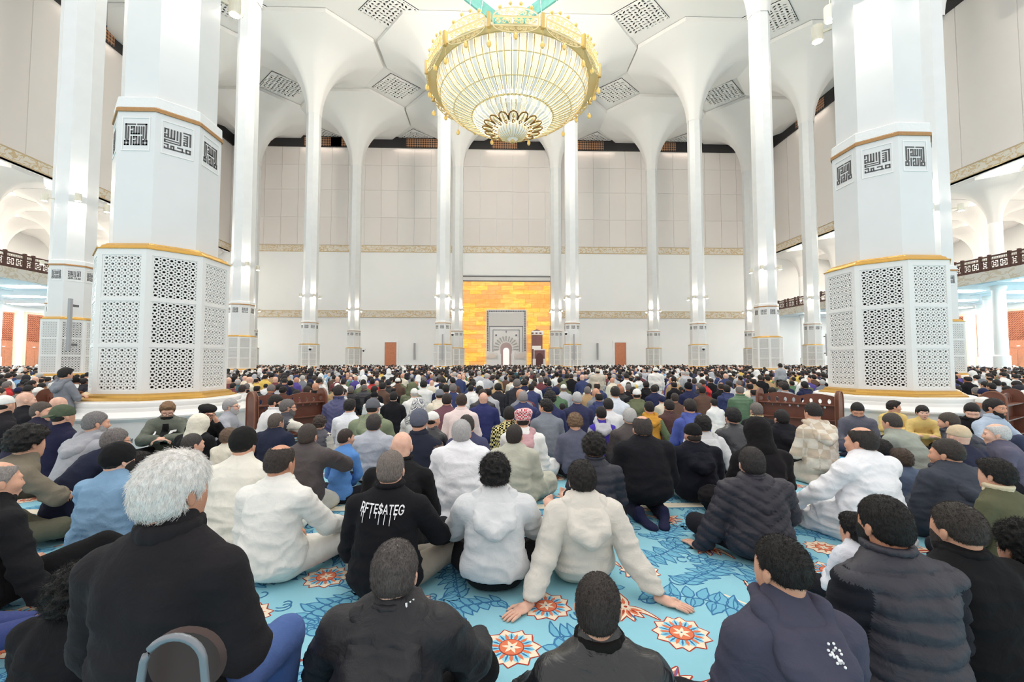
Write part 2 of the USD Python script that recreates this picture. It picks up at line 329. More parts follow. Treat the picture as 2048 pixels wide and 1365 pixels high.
LP = xf(lattice_panel(), R([1, 0, 0], 90))       # in the xz plane, thickness towards -y
LATW = mat('lattice_white', (238, 237, 234), 0.35)
def frame_mesh():
    o = sbox(-side / 2, 0.9, side / 2, 3.4)
    ins = unary_union([sbox(-0.325, z - 0.367, 0.325, z + 0.367) for z in (1.345, 2.135, 2.925)])
    return xf(extrude(o.difference(ins), 0.04), R([1, 0, 0], 90))
FRM = frame_mesh()
def build_column(label):
    c = thing('column', label, 'column', (-6.41, 8.67, 0))
    obj('drum', lathe([(0.0, 0), (1.46, 0), (1.46, 0.50), (1.47, 0.505), (1.50, 0.52), (1.525, 0.55), (1.525, 0.575), (1.49, 0.60), (1.45, 0.615), (1.36, 0.63), (1.33, 0.65), (1.325, 0.70), (1.31, 0.715), (1.32, 0.75), (1.31, 0.79), (1.25, 0.815), (0.0, 0.815)], 72), MARBLE2, c, smooth=30)
    obj('base_moulding', octloft([(1.15, 0.80), (1.15, 0.83), (1.10, 0.86), (1.075, 0.865), (1.06, 0.90), (1.0, 0.925), (0.9, 0.925)]), GOLD, c)
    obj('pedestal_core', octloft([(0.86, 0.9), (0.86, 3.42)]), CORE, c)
    for k in range(8):
        M = R([0, 0, 1], 45 * k) @ T(0, -AP + 0.04, 0)
        obj('lattice_frame', xf(FRM, M), LATW, c)
        for z in (1.345, 2.135, 2.925): obj('lattice_panel', xf(LP, M @ T(0, 0.0, z)), LATW, c)
    obj('pedestal_moulding', octloft([(0.98, 3.395), (1.0, 3.40), (1.0, 3.415), (0.95, 3.43), (0.93, 3.47), (0.89, 3.49), (0.86, 3.52), (0.79, 3.52)]), GOLD, c)
    obj('shaft', octloft([(0.79, 3.5), (0.79, 5.9)]), MARBLE, c)
    for k in range(8):
        M = R([0, 0, 1], 45 * k)
        fr = sbox(-.245, 5.19, .245, 5.80).difference(sbox(-.225, 5.21, .225, 5.78))
        obj('script_border', xf(extrude(fr, 0.012), M @ T(0, -0.788, 0) @ R([1, 0, 0], 90)), MARBLE2, c)
        obj('script_panel', xf(kufic(KA if k % 2 == 0 else KB, 0.40), M @ T(0, -0.789, 5.48)), INK, c)
    obj('ring_moulding', octloft([(0.79, 5.9), (0.815, 5.9), (0.815, 5.96), (0.80, 5.975), (0.79, 5.975)]), BRONZE, c)
    obj('cap', octloft([(0.78, 5.97), (0.80, 5.98), (0.795, 6.16), (0.78, 6.175), (0.7, 6.175)]), mat('carved_marble', (238, 238, 236), 0.4, bump=0.5, bscale=14), c)
    obj('upper_shaft', octloft([(0.71, 6.15), (0.71, 30.8)]), MARBLE, c)
    for k in (1, 3, 5, 7):
        M = R([0, 0, 1], 45 * k) @ T(0, -0.71 - 0.32, 9.1)
        obj('lamp_bracket', xf(bx(-.02, .02, .1, .34, -.03, .03), M), LAMPW, c)
        t = trimesh.creation.annulus(0.10, 0.12, 0.36, sections=16)
        obj('lamp_housing', xf(t, M), LAMPW, c)
        b = trimesh.creation.icosphere(0, 0.075); b2 = b.copy(); b.apply_translation([0, 0, .13]); b2.apply_translation([0, 0, -.13])
        obj('lamp_bulb', xf(cat([b, b2]), M), GLOW, c)
    return c
COL = build_column('massive near white octagonal column with pierced pedestal at the left of the front carpet')
CB = []
def col(x, y, label, s=1.0):
    CB.append((x, y)); return dup(COL, 'column', label, 'column', (x, y, 0), 0, (s, s, 1.0) if s != 1 else None)
col(8.15, 9.06, 'massive near white octagonal column with pierced pedestal at the right of the front carpet')
col(-20.3, 21.7, 'second big white column, just left of and behind the near left one, grey loudspeaker strip on it', 1.04)
col(22.1, 21.7, 'big white column hidden behind the near right one', 1.04)
col(-34.4, 35.8, 'thin looking white column at far left edge, half hidden by the second big left column', 1.06)
col(-20.4, 35.8, 'white column with three wall lamps, immediately right of the near left column', 1.06)
col(22.1, 35.8, 'white column with wall lamps, second to the left of the near right column', 1.06)
for x, w in zip(ROWS['a'][2], ('far white column hidden behind the near left one', 'far white column left of the left end-wall door, with a camera dome on its pedestal', 'far white column left of the golden wall, larger of the close pair there', 'far white column right of the golden wall, larger of the close pair there',
                                'far white column right of the right end-wall door', 'far white column just left of the near right column, in front of the brown balustrade')): col(x, 52.3, w, 1.08)
for x, w in zip(ROWS['b'][2], ('farthest white column peeping out right of the three-lamp left column', 'farthest white column directly left of the left end-wall door', 'farthest white column touching the left edge of the golden wall', 'farthest white column touching the right edge of the golden wall',
                                'farthest white column directly right of the right end-wall door', 'farthest white column touching the left side of the fourth right column')): col(x, 66.1, w, 1.1)

# ---- galleries behind the side walls
GC = {}
def gallery_columns(s, X):
    GR = thing('arcade', f'white {"left" if s < 0 else "right"} arcade of slender round columns under and over the gallery', 'arcade', kind='structure')
    ms_fan = fan_mesh(0, 0, 15.2, 18.9, 0.5, 3.45, 3.45, 1.7, 1.4, 9, 0.35)
    sh = lathe([(0.0, 0.0), (0.62, 0), (0.62, 2.0), (0.56, 2.05), (0.5, 2.1), (0.5, 8.5), (0.58, 8.6), (0.6, 8.95)], 20)
    up = lathe([(0.52, 9.9), (0.52, 15.2)], 20)
    for y in np.arange(28, 71, 7.0):
        for k in range(3):
            x = X + s * (3.5 + 7 * k)
            obj('round_column', xf(sh, T(x, y, 0)), WHITE, GR, smooth=30)
            obj('upper_column', xf(up, T(x, y, 0)), WHITE, GR, smooth=30)
            obj('flared_capital', xf(ms_fan, T(x, y, 0)), CEIL, GR, smooth=40)
gallery_columns(-1, XL); gallery_columns(1, XR)
for s, X in ((-1, XL), (1, XR)):
    B = thing('balustrade', f'dark brown carved balustrade along the {"left" if s < 0 else "right"} gallery edge', 'balustrade')
    obj('top_rail', bx(X - .09, X + .09, 28, D_BACK, 11.18, 11.3), RAIL, B); obj('mid_rail', bx(X - .06, X + .06, 28, D_BACK, 10.86, 10.93), RAIL, B); obj('bottom_rail', bx(X - .08, X + .08, 28, D_BACK, 9.92, 10.14), RAIL, B)
    fr = unary_union([sbox(-.36, -.36, .36, .36).difference(sbox(-.31, -.31, .31, .31)), sbox(-.2, -.2, .2, .2).difference(sbox(-.15, -.15, .15, .15)), sbox(-.36, -.03, -.17, .03), sbox(.17, -.03, .36, .03), sbox(-.03, .17, .03, .36), sbox(-.03, -.36, .03, -.17), sbox(-.06, -.06, .06, .06)])
    fret = xf(extrude(fr, .05), np.array([[0, 0, 1, -.025], [1, 0, 0, 0], [0, 1, 0, 0], [0, 0, 0, 1.0]]))
    sp = []
    y = 28.4
    while y < D_BACK - 2.6:
        for yy, w in ((y, 1.65), (y + 1.65, 0.75)):
            obj('post', bx(X - .11, X + .11, yy - .1, yy + .1, 9.92, 11.42), RAIL, B)
            for q in ((yy + .47, yy + 1.22) if w > 1 else (yy + .39,)): obj('fret_panel', xf(fret, T(X, q, 10.5)), RAIL, B)
            for q in np.arange(yy + .18, yy + w - .12, .14): sp.append(xf(lathe([(.0, 10.93), (.03, 10.93), (.05, 11.0), (.02, 11.1), (.025, 11.18)], 5), T(X, q, 0)))
        y += 2.4
    obj('spindles', cat(sp), mat('rail_pale', (196, 182, 170), .5), B, kind='stuff')
# ---- doors
def door(n, X, y, s, z1=8.0, w=2.2, back=False):
    d = thing(f'door_{n}', kind='structure', loc=(0, 0, 0), label='tall carved wooden door')
    def q(a0, a1, z0, zz, t, m, nm):
        if back: obj(nm, bx(X + a0, X + a1, D_BACK - t, D_BACK, z0, zz), m, d)
        else: obj(nm, bx(min(X, X - s * t), max(X, X - s * t), y + a0, y + a1, z0, zz), m, d)
    h = w / 2; FR = mat('door_frame', (240, 226, 200), .6) if not back else WHITE
    q(-h - .28, -h, 0, z1 + .28, .16, FR, 'frame_jamb'); q(h, h + .28, 0, z1 + .28, .16, FR, 'frame_jamb'); q(-h, h, z1, z1 + .28, .16, FR, 'frame_head')
    q(-h, h, 0, z1, .06, DOORW, 'door_leaf')
    zl = z1 * .42
    for k in (-1, 1): q(min(k * .08 * w, k * .42 * w), max(k * .08 * w, k * .42 * w), .5, zl - .4, .1, DOORW, 'door_panel')
    q(-h, h, zl - .12, zl + .02, .11, DOORW, 'door_rail')
    if not back:
        st = []
        for k in np.arange(0, z1 - zl - 1.2, .28):
            for i in range(7):
                st.append((-h + .12 + i * (w - .24) / 7, zl + 1.0 + k))
        m = cat([xf(bx(-.02, .02, 0, .3, -.045, .045), R([1, 0, 0], 38)) for _ in st[:1]])
        if s: m = bx(-.05, .05, -.14, .14, -.04, .04); m = xf(m, R([1, 0, 0], -40))
        obj('door_lattice', cat([xf(m, T(X - s * .08, y + a + .15, b)) for a, b in st]), DOORD, d, kind='stuff')
        q(-.18, .18, zl + .05, zl + .16, .13, WHITE, 'door_sign')
for i, y in enumerate((52.5, 56.3, 60.1, 63.9)): door(i + 1, OUT[-1], y, -1)
for i, y in enumerate((54.9, 58.7, 62.5, 66.3)): door(i + 5, OUT[1], y, 1)
door(9, at_y(781.5, 700, D_BACK)[0], 0, 0, 4.6, 1.9, True); door(10, at_y(1240.5, 700, D_BACK)[0], 0, 0, 4.6, 1.9, True)
# ------------------------------------------------------------------ golden wall, mihrab, minbar
def bxp(u0, u1, v0, v1, y, t):        # a block of the end wall between two picture columns and rows, t thick
    a, b = at_y(u0, v1, y), at_y(u1, v0, y); return bx(a[0], b[0], y - t, y, max(a[2], 0), b[2])
Yw = D_BACK
GW = thing('golden_wall', 'glowing amber onyx wall of backlit slabs around the prayer niche', 'wall panel')
g0, g1 = at_y(924.5, 735, Yw), at_y(1101, 563.5, Yw); gx0, gx1, gz1 = g0[0], g1[0], g1[2]
ON = []
for i, (a, b, e) in enumerate((((234, 166, 78), (246, 190, 102), .46), ((240, 182, 84), (252, 206, 112), .52), ((232, 168, 92), (244, 186, 114), .44), ((246, 180, 66), (255, 212, 102), .56))):
    ON.append(ramp_mat(f'onyx_{i}', lambda p: usdkit.material(stage, p, {'tc': ('texture_coordinate', {}), 'mp': ('mapping', dict(scale=(.5, .5, 1.6))), 'n': ('noise_texture', dict(scale=1.5, detail=5.0, distortion=.8)),
        'r': ('rgb_ramp', {'ramp': [(.3, tuple(lin(a))), (.7, tuple(lin(b)))]}), 'p': ('principled_bsdf', dict(roughness=.3, emission_strength=e))},
        [('tc.object', 'mp.vector'), ('mp.vector', 'n.vector'), ('n.fac', 'r.fac'), ('r.color', 'p.base_color'), ('r.color', 'p.emission_color')], surface='p.BSDF')))
obj('backing', bx(gx0, gx1, Yw - .06, Yw, 0, gz1), mat('onyx_joint', (214, 150, 70), .5), GW)
nr = 20; hz = gz1 / nr
for r in range(nr):
    x = gx0 - (1.1 if r % 2 else 0)
    while x < gx1 - .05:
        w = 2.0 + .5 * rng.random(); a, b = max(x, gx0), min(x + w, gx1)
        if b - a > .15: obj('onyx_slab', bx(a + .015, b - .015, Yw - .1 - .02 * rng.random(), Yw - .05, r * hz + .012, (r + 1) * hz - .012), ON[int(rng.integers(4))], GW)
        x += w
def frame_lines(u0, u1, v0, v1, y, t=.18, px=1.0, base=None):
    return [bxp(u0, u1, v0, v0 + px, y, t), bxp(u0, u0 + px, v0, v1, y, t), bxp(u1 - px, u1, v0, v1, y, t)]
for m in frame_lines(923.5, 1102, 553, 740, Yw, .2, 1.1) + [bxp(923.5, 1102, 562.5, 563.6, Yw, .2)]: obj('frame_bar', m, IRON, GW)
obj('frame_panel', bxp(925, 1101, 554.5, 562, Yw, .1), mat('mihrab_grey', (234, 231, 228), .5), GW)
MI = thing('mihrab', 'tall white marble prayer niche with radiating grey rays set in the golden wall', 'prayer niche')
MG = mat('mihrab_grey', (234, 231, 228), .5); MD = mat('mihrab_dark', (120, 120, 128), .5); MW = mat('mihrab_white', (250, 248, 247), .5)
y1 = Yw - .12
obj('surround', bxp(972.5, 1053, 620, 742, y1, .2), MW, MI)
obj('upper_panel', bxp(978, 1047, 627, 652, y1 - .2, .05), MG, MI)
for k in range(24): obj('border_tile', bxp(974.2, 976.8, 622 + k * 3.4, 624.6 + k * 3.4, y1 - .2, .05), MD, MI); obj('border_tile', bxp(1048.6, 1051.2, 622 + k * 3.4, 624.6 + k * 3.4, y1 - .2, .05), MD, MI)
for k in range(21): obj('border_tile', bxp(978 + k * 3.4, 980.6 + k * 3.4, 621.6, 624.2, y1 - .2, .05), MD, MI)
for m in frame_lines(978.5, 1046, 653, 704, y1 - .2, .1, .8) + frame_lines(985.5, 1039, 660, 704, y1 - .2, .1, .8): obj('inner_frame', m, MD, MI)
nc = at_y(1012.3, 697, y1 - .25)
px = 73 / 888.0
arch = Polygon([(11.5 * px * math.cos(a), 11.5 * px * math.sin(a)) for a in np.linspace(0, math.pi, 17)] + [(-10 * px, -nc[2]), (10 * px, -nc[2])])
V3 = R([1, 0, 0], 90)
obj('niche_arch', xf(extrude(arch, .06), T(*nc) @ V3), mat('niche_rose', (196, 172, 170), .6), MI)
inn = Polygon([(6 * px * math.cos(a), 6 * px * math.sin(a) - 5 * px) for a in np.linspace(0, math.pi, 13)] + [(-6 * px, -nc[2]), (6 * px, -nc[2])])
obj('niche_opening', xf(extrude(inn, .03), T(nc[0], nc[1] - .08, nc[2]) @ V3), mat('niche_lit', (250, 244, 240), .5, emit=(255, 250, 244), estr=.5), MI)
for sx in (-1, 1): obj('niche_column', bx(nc[0] + sx * 13 * px - .25, nc[0] + sx * 13 * px + .25, nc[1] - .35, nc[1], 0, nc[2] - .9), MW, MI)
for k in range(13):
    a = math.radians(-6 + k * 16); 
    w = Polygon([(14 * px, -.7 * px), (23.5 * px, -1.5 * px), (25 * px, 0), (23.5 * px, 1.5 * px), (14 * px, .7 * px)])
    obj('ray', xf(extrude(affinity.rotate(w, math.degrees(a), origin=(0, 0)), .06), T(*nc) @ V3), mat('ray_grey', (186, 186, 182), .5), MI)
for sx in (-1, 1):
    obj('roundel', xf(extrude(Point(sx * 20 * px, 26 * px).buffer(1.8 * px), .05), T(*nc) @ V3), MD, MI)
    obj('side_panel', bxp(1012.3 + sx * 28.5 - 11, 1012.3 + sx * 28.5 + 11, 705.5, 719, y1 - .2, .06), MG, MI)
    obj('side_medallion', xf(extrude(affinity.scale(Point(0, 0).buffer(1), 8.5 * px, 4.6 * px), .05), T(*(at_y(1012.3 + sx * 28.5, 713, y1 - .28))) @ V3), mat('medallion', (236, 224, 216), .5), MI)
obj('finial', xf(extrude(Polygon([(0, 3 * px), (1.2 * px, 0), (0, -3 * px), (-1.2 * px, 0)]), .06), T(*at_y(1012.3, 664, y1 - .22)) @ V3), MD, MI)
MB = thing('minbar', 'dark carved wooden pulpit tower standing right of the prayer niche', 'pulpit')
WD = mat('minbar_wood', (132, 92, 92), .5, var=.15, vscale=4); y2 = Yw - 1.6
obj('tower', bxp(1063, 1083.5, 672, 742, y2, 1.1), WD, MB); obj('canopy', bxp(1061.5, 1085, 663, 671, y2 + .1, 1.3), MW, MB)
obj('crest', xf(extrude(Polygon([(-10 * px, 0), (10 * px, 0), (6 * px, 2 * px), (0, 4 * px), (-6 * px, 2 * px)]), .4), T(*at_y(1073, 663.5, y2 - .6)) @ V3), WD, MB)
for k in (-1, 0, 1): obj('canopy_tile', bxp(1073 + 8 * k - 2, 1073 + 8 * k + 2, 665.5, 668.5, y2 - 1.2, .06), WD, MB)
y3 = y2 - 1.3
obj('kiosk', bxp(1067, 1091, 699, 742, y3, 1.0), MW, MB); obj('kiosk_face', bxp(1069, 1089.5, 701, 742, y3 - 1.0, .08), WD, MB)
kc = at_y(1079, 716, y3 - 1.09)
obj('kiosk_arch', xf(extrude(Polygon([(7 * px * math.cos(a), 9 * px * math.sin(a)) for a in np.linspace(0, math.pi, 13)] + [(-7 * px, -kc[2]), (7 * px, -kc[2])]), .05), T(*kc) @ V3), mat('minbar_dark', (96, 60, 62), .5), MB)
for u in (1068.5, 1088.5): obj('kiosk_block', bxp(u - 3, u + 3, 718, 742, y3 - 1.0, .14), MW, MB)
obj('railing', bxp(1064, 1082, 692, 699, y2 - 1.1, .1), MW, MB)
# loudspeaker strips
SPK = mat('speaker_grey', (168, 168, 170), .5)
def strip(u, v0, v1, y, w, label):
    a, b = at_y(u, v1, y), at_y(u, v0, y); t = thing('speaker_strip', label, 'loudspeaker')
    obj('speaker_case', bx(a[0] - w / 2, a[0] + w / 2, y - .12, y, a[2], b[2]), SPK, t); obj('mount', cat([bx(a[0] - .05, a[0] + .05, y - .02, y + .3, z - .05, z + .05) for z in (a[2] + .3, b[2] - .3)]), IRON, t)
strip(139, 598, 703, 20.5, .12, 'long grey loudspeaker strip on the second big left column')
strip(885, 669, 720, 50.9, .16, 'grey loudspeaker strip on the far column left of the golden wall')
strip(1148, 669, 720, 50.9, .16, 'grey loudspeaker strip on the far column right of the golden wall')
strip(829, 687, 720, 72.7, .3, 'pale loudspeaker strip on the end wall right of the left door')
strip(1195, 687, 720, 72.7, .3, 'pale loudspeaker strip on the end wall left of the right door')
strip(1653, 668, 712, 50.4, .16, 'grey loudspeaker strip on the column left of the near right column')
for u, v, y, lab in ((905, 670, 51.0, 'small security camera on the far column left of the golden wall, upper one'), (727, 702, 65.0, 'small security camera sticking out right of the farthest left column'), (620, 699, 50.6, 'white dome camera on the pedestal of the far column left of the left door'), (1132, 668, 51.0, 'small security camera on the far column right of the golden wall'), (1407, 699, 50.6, 'white dome camera on the pedestal of the far column right of the right door')):
    p = at_y(u, v, y); t = thing('security_camera', lab, 'camera', p); s = trimesh.creation.icosphere(1, .14); obj('lens_dome', s, BLACK, t); obj('camera_case', bx(-.2, .2, -.1, .3, .08, .26), WHITE, t)

# ------------------------------------------------------------------ chandelier
CHC = np.array([1.03, 32.0, 21.8])
def chandelier():
    GD = mat('chandelier_gold', (222, 190, 118), .3, metal=.6); GP = mat('chandelier_gold_pale', (236, 216, 164), .4, metal=.25)
    CR = mat('crystal_lit', (250, 246, 228), .3, emit=(255, 243, 206), estr=.42); CR2 = mat('crystal_cool', (236, 234, 228), .25, emit=(255, 250, 236), estr=.25)
    BULB = mat('gold_bulb', (236, 200, 120), .15, metal=.6, emit=(255, 220, 150), estr=.15)
    c = thing('chandelier', 'huge round golden crystal chandelier hanging under the dome', 'chandelier', CHC)
    n = 12; Rr = 6.1
    # bowl profile (r, z)
    prof = [(5.55, 0.0), (5.5, -.45), (5.25, -1.05), (4.8, -1.55), (4.1, -1.98), (3.3, -2.3), (2.95, -2.4)]
    def strand(r1, a, w, pr, off=0.0):
        pts = np.array([(r * math.cos(a), r * math.sin(a), z) for r, z in pr]); tn = np.array([-math.sin(a), math.cos(a), 0])
        k = np.array([r for r, z in pr])[:, None] / pr[0][0]
        return loft([np.array([p - tn * w * kk, p + tn * w * kk, p + tn * w * kk + [0, 0, .05], p - tn * w * kk + [0, 0, .05]]) for p, kk in zip(pts, k[:, 0])], True, True)
    N = 72
    for i in range(N):
        a = 2 * math.pi * i / N
        obj('crystal_strand', strand(0, a, .135, prof), CR if i % 2 else CR2, c, smooth=30)
        obj('gold_rib', sweep([(r * math.cos(a + math.pi / N) , r * math.sin(a + math.pi / N), z - .02) for r, z in prof], .028, 5), GD, c)
    for r, z in ((5.58, .02), (5.3, -1.0), (4.3, -1.9)): obj('bowl_ring', sweep([(r * math.cos(t), r * math.sin(t), z) for t in np.linspace(0, 2 * math.pi, 73)], .03, 6), GP, c)
    inner = [(5.0, .1), (4.7, -.7), (4.0, -1.4), (2.8, -1.9)]
    obj('inner_bowl', lathe(inner, 72), CR, c, smooth=True)
    lt = lathe([(1.6, .1), (1.6, 1.2)], 24); obj('lamp_ring', lt, mat('chandelier_lamps', (255, 250, 240), .5, emit=(255, 247, 234), estr=240.0), c)
    # lower basket
    prof2 = [(2.95, -2.38), (2.7, -2.75), (2.2, -3.0), (1.6, -3.2), (1.05, -3.32)]
    obj('lower_ring', sweep([(2.98 * math.cos(t), 2.98 * math.sin(t), -2.36) for t in np.linspace(0, 2 * math.pi, 61)], .07, 6), GP, c)
    for i in range(48):
        a = 2 * math.pi * i / 48
        obj('lower_strand', strand(0, a, .12, prof2), CR2 if i % 2 else CR, c); obj('lower_rib', sweep([(r * math.cos(a + .065), r * math.sin(a + .065), z - .02) for r, z in prof2], .02, 5), GP, c)
    DG = mat('dark_gold', (150, 112, 54), .35, metal=.7)
    for i in range(16):                                         # crown of pointed arches
        a = 2 * math.pi * i / 16; zz = lambda r: np.interp(r, [1.05, 1.6, 2.2, 2.7, 2.95], [-3.32, -3.2, -3.0, -2.75, -2.38]) - .06
        def on(xh): xh = np.asarray(xh); r = 1.12 + xh[:, 1] * 1.45; th = a + xh[:, 0] / 1.9; return np.c_[r * np.cos(th), r * np.sin(th), zz(r)]
        obj('crown_arch', sweep(on([(x, .25 + .5 * math.sqrt(max(0, 1 - (x / .36) ** 2))) for x in np.linspace(-.36, .36, 15)]), .05, 6), DG, c)
        obj('crown_leaf', sweep(on([(0, .28), (0, .42), (0, .64)]), [.03, .10, .01], 6), GP, c)
        obj('crown_scroll', sweep(on([(.15 * math.cos(t) * (1 - t / 9), .14 + .10 * math.sin(t)) for t in np.linspace(0, 6, 16)]), .03, 5), DG, c)
    obj('bottom_bowl', lathe([(1.05, -3.3), (1.1, -3.42), (1.0, -3.62), (.75, -3.82), (.4, -3.95), (0.02, -4.02)], 40), CR2, c, smooth=True)
    for i in range(28):
        a = 2 * math.pi * i / 28; obj('bottom_rib', sweep([(r * math.cos(a), r * math.sin(a), z) for r, z in [(1.07, -3.3), (1.12, -3.42), (1.02, -3.63), (.76, -3.84), (.4, -3.97)]], .025, 5), GP, c)
    obj('bottom_drop', trimesh.creation.icosphere(2, .16, ), GD, c); stage.GetPrimAtPath(path_of(c) + '/bottom_drop').GetAttribute('points').Set(Vt.Vec3fArray.FromNumpy((np.array(trimesh.creation.icosphere(2, .16).vertices) + [0, 0, -4.12]).astype(np.float32)))
    # crown gallery: framed filigree panels with round crests and bulbs
    half = Rr * math.tan(math.pi / n)
    panel_o = sbox(-half * .86, 0, half * .86, .55); panel_i = sbox(-half * .82, .05, half * .82, .5)
    def scroll(cx, cy, r, turns=1.6, fl=1):
        t = np.linspace(0, turns * 2 * math.pi, 26); rr = r * (1 - .75 * t / t[-1]); return LineString(np.c_[cx + fl * rr * np.cos(t), cy + rr * np.sin(t)]).buffer(.018)
    fil = unary_union([panel_o.difference(panel_i)] + [scroll(x, .28, .17, fl=1 if i % 2 else -1) for i, x in enumerate(np.linspace(-half * .65, half * .65, 7))])
    crest = Polygon([(half * .86 * math.cos(t), .55 + .62 * math.sin(t)) for t in np.linspace(0, math.pi, 21)])
    crest_f = unary_union([crest.difference(crest.buffer(-.07))] + [scroll(x, y, .15, fl=1 if i % 2 else -1) for i, (x, y) in enumerate([(-.9, .75), (-.55, .8), (-.2, .78), (.2, .78), (.55, .8), (.9, .75), (-.5, 1.02), (0, 1.04), (.5, 1.02)])]).intersection(crest)
    skirt = affinity.translate(affinity.scale(crest_f, 1, -.75, origin=(0, .55)), 0, -.55)
    F1, F2, F3 = (extrude(g, .05) for g in (fil, crest_f, skirt))
    for i in range(n):
        M = R([0, 0, 1], 360 / n * i) @ T(0, -Rr, -.05) @ V3
        obj('filigree_panel', xf(F1, M), GP, c); obj('crest', xf(F2, M), GP, c); obj('skirt', xf(F3, M), GP, c)
        M2 = R([0, 0, 1], 360 / n * (i + .5))
        obj('gallery_post', xf(bx(-.1, .1, -6.42, -6.2, -.2, .75), M2), GD, c)
        for x, z in ((-.95, .98), (-.32, 1.22), (.32, 1.22), (.95, .98)):
            b = lathe([(.0, -.13), (.1, -.08), (.12, 0), (.08, .1), (.02, .18), (0, .2)], 10)
            obj('finial_bulb', xf(b, R([0, 0, 1], 360 / n * i) @ T(x, -Rr, z + .12)), BULB, c, smooth=True)
        dr = lathe([(.0, .2), (.05, .16), (.13, 0), (.15, -.1), (.1, -.24), (.02, -.3), (0, -.3)], 12)
        for q, (rr, zz, aa) in enumerate(((Rr, -.62, 0), (Rr + .15, -1.1, .5))):
            M3 = R([0, 0, 1], 360 / n * (i + aa)) @ T(0, -rr, zz)
            obj('drop', xf(dr, M3), BULB, c, smooth=True); obj('drop_wire', xf(cyl(.012, .15, -zz - .1, 5), M3), GD, c)
    obj('floor_of_gallery', loft([np.array([(r * math.cos(t), r * math.sin(t), z) for t in np.linspace(0, 2 * math.pi, 72, endpoint=False)]) for r, z in ((5.6, .03), (6.15, -.02), (6.2, .04), (5.6, .09))]), GP, c)
    obj('hanging_rod', cyl(.06, 0, 21, 8), WHITE, c)
    for i in range(8): a = i * math.pi / 4; obj('cable', sweep([(4.9 * math.cos(a), 4.9 * math.sin(a), .1), (1.0 * math.cos(a), math.sin(a), 20.5)], .012, 4), WHITE, c)
chandelier()
for u, v, y, lab in ((474, 14, 33, 'small cylinder lamp hanging above the three-lamp left column'), (1660, 28, 33, 'small cylinder lamp hanging left of the near right column')):
    p = at_y(u, v, y); t = thing('pendant_lamp', lab, 'lamp', p)
    obj('shade', trimesh.creation.annulus(.36, .42, 1.15, sections=20), LAMPW, t); b = trimesh.creation.icosphere(1, .2); b.apply_translation([0, 0, -.35]); obj('bulb', b, GLOW, t); obj('cord', cyl(.02, .5, CEIL_Z - p[2], 5), WHITE, t)
# ------------------------------------------------------------------ people: smooth distance fields meshed by surface nets
f32 = np.float32
def surfnet(fn, lo, hi, h):
    lo = np.asarray(lo, float); n = np.maximum(np.ceil((np.asarray(hi) - lo) / h).astype(int) + 1, 3)
    ax = [(lo[i] + h * np.arange(n[i])).astype(f32) for i in range(3)]
    V = fn(ax[0][:, None, None], ax[1][None, :, None], ax[2][None, None, :])
    V = np.broadcast_to(V, n).astype(f32).copy()
    V[0], V[-1], V[:, 0], V[:, -1], V[:, :, 0], V[:, :, -1] = [np.maximum(a, 1e-3) for a in (V[0], V[-1], V[:, 0], V[:, -1], V[:, :, 0], V[:, :, -1])]
    S = V < 0
    c = [S[i:n[0] - 1 + i, j:n[1] - 1 + j, k:n[2] - 1 + k] for i in (0, 1) for j in (0, 1) for k in (0, 1)]
    cnt = sum(x.astype(np.int8) for x in c); act = (cnt > 0) & (cnt < 8)
    idx = -np.ones(act.shape, int); A = np.argwhere(act); idx[act] = np.arange(len(A))
    acc = np.zeros((len(A), 3)); w = np.zeros(len(A))
    vals = lambda d: V[A[:, 0] + d[0], A[:, 1] + d[1], A[:, 2] + d[2]]
    for a in range(3):
        for o in ((0, 0), (0, 1), (1, 0), (1, 1)):
            d0 = list(o); d0.insert(a, 0); d1 = list(d0); d1[a] = 1
            v0, v1 = vals(d0), vals(d1); m = (v0 < 0) != (v1 < 0)
            t = np.where(m, v0 / np.where(m, v0 - v1, 1), 0)
            p = np.array(d0, float)[None] + np.eye(3)[a] * t[:, None]
            acc[m] += p[m]; w[m] += 1
    P = lo + h * (A + acc / np.maximum(w, 1)[:, None])
    F_ = []
    for a in range(3):
        s0 = [slice(1, n[i] - 1) for i in range(3)]; s1 = list(s0); s0[a] = slice(0, n[a] - 1); s1[a] = slice(1, n[a])
        s0, s1 = tuple(s0), tuple(s1); E_ = np.argwhere(S[s0] != S[s1])
        if not len(E_): continue
        off = np.array([1, 1, 1]); off[a] = 0; E_ = E_ + off; fl = S[E_[:, 0], E_[:, 1], E_[:, 2]]
        b, c_ = [(1, 2), (2, 0), (0, 1)][a]; eb, ec = np.eye(3, dtype=int)[b], np.eye(3, dtype=int)[c_]
        q = np.stack([idx[tuple((E_ - x).T)] for x in (eb + ec, ec, 0 * eb, eb)], 1)
        q[~fl] = q[~fl][:, ::-1]; F_.append(q)
    q = np.vstack(F_)
    return P, np.vstack([q[:, [0, 1, 2]], q[:, [0, 2, 3]]])

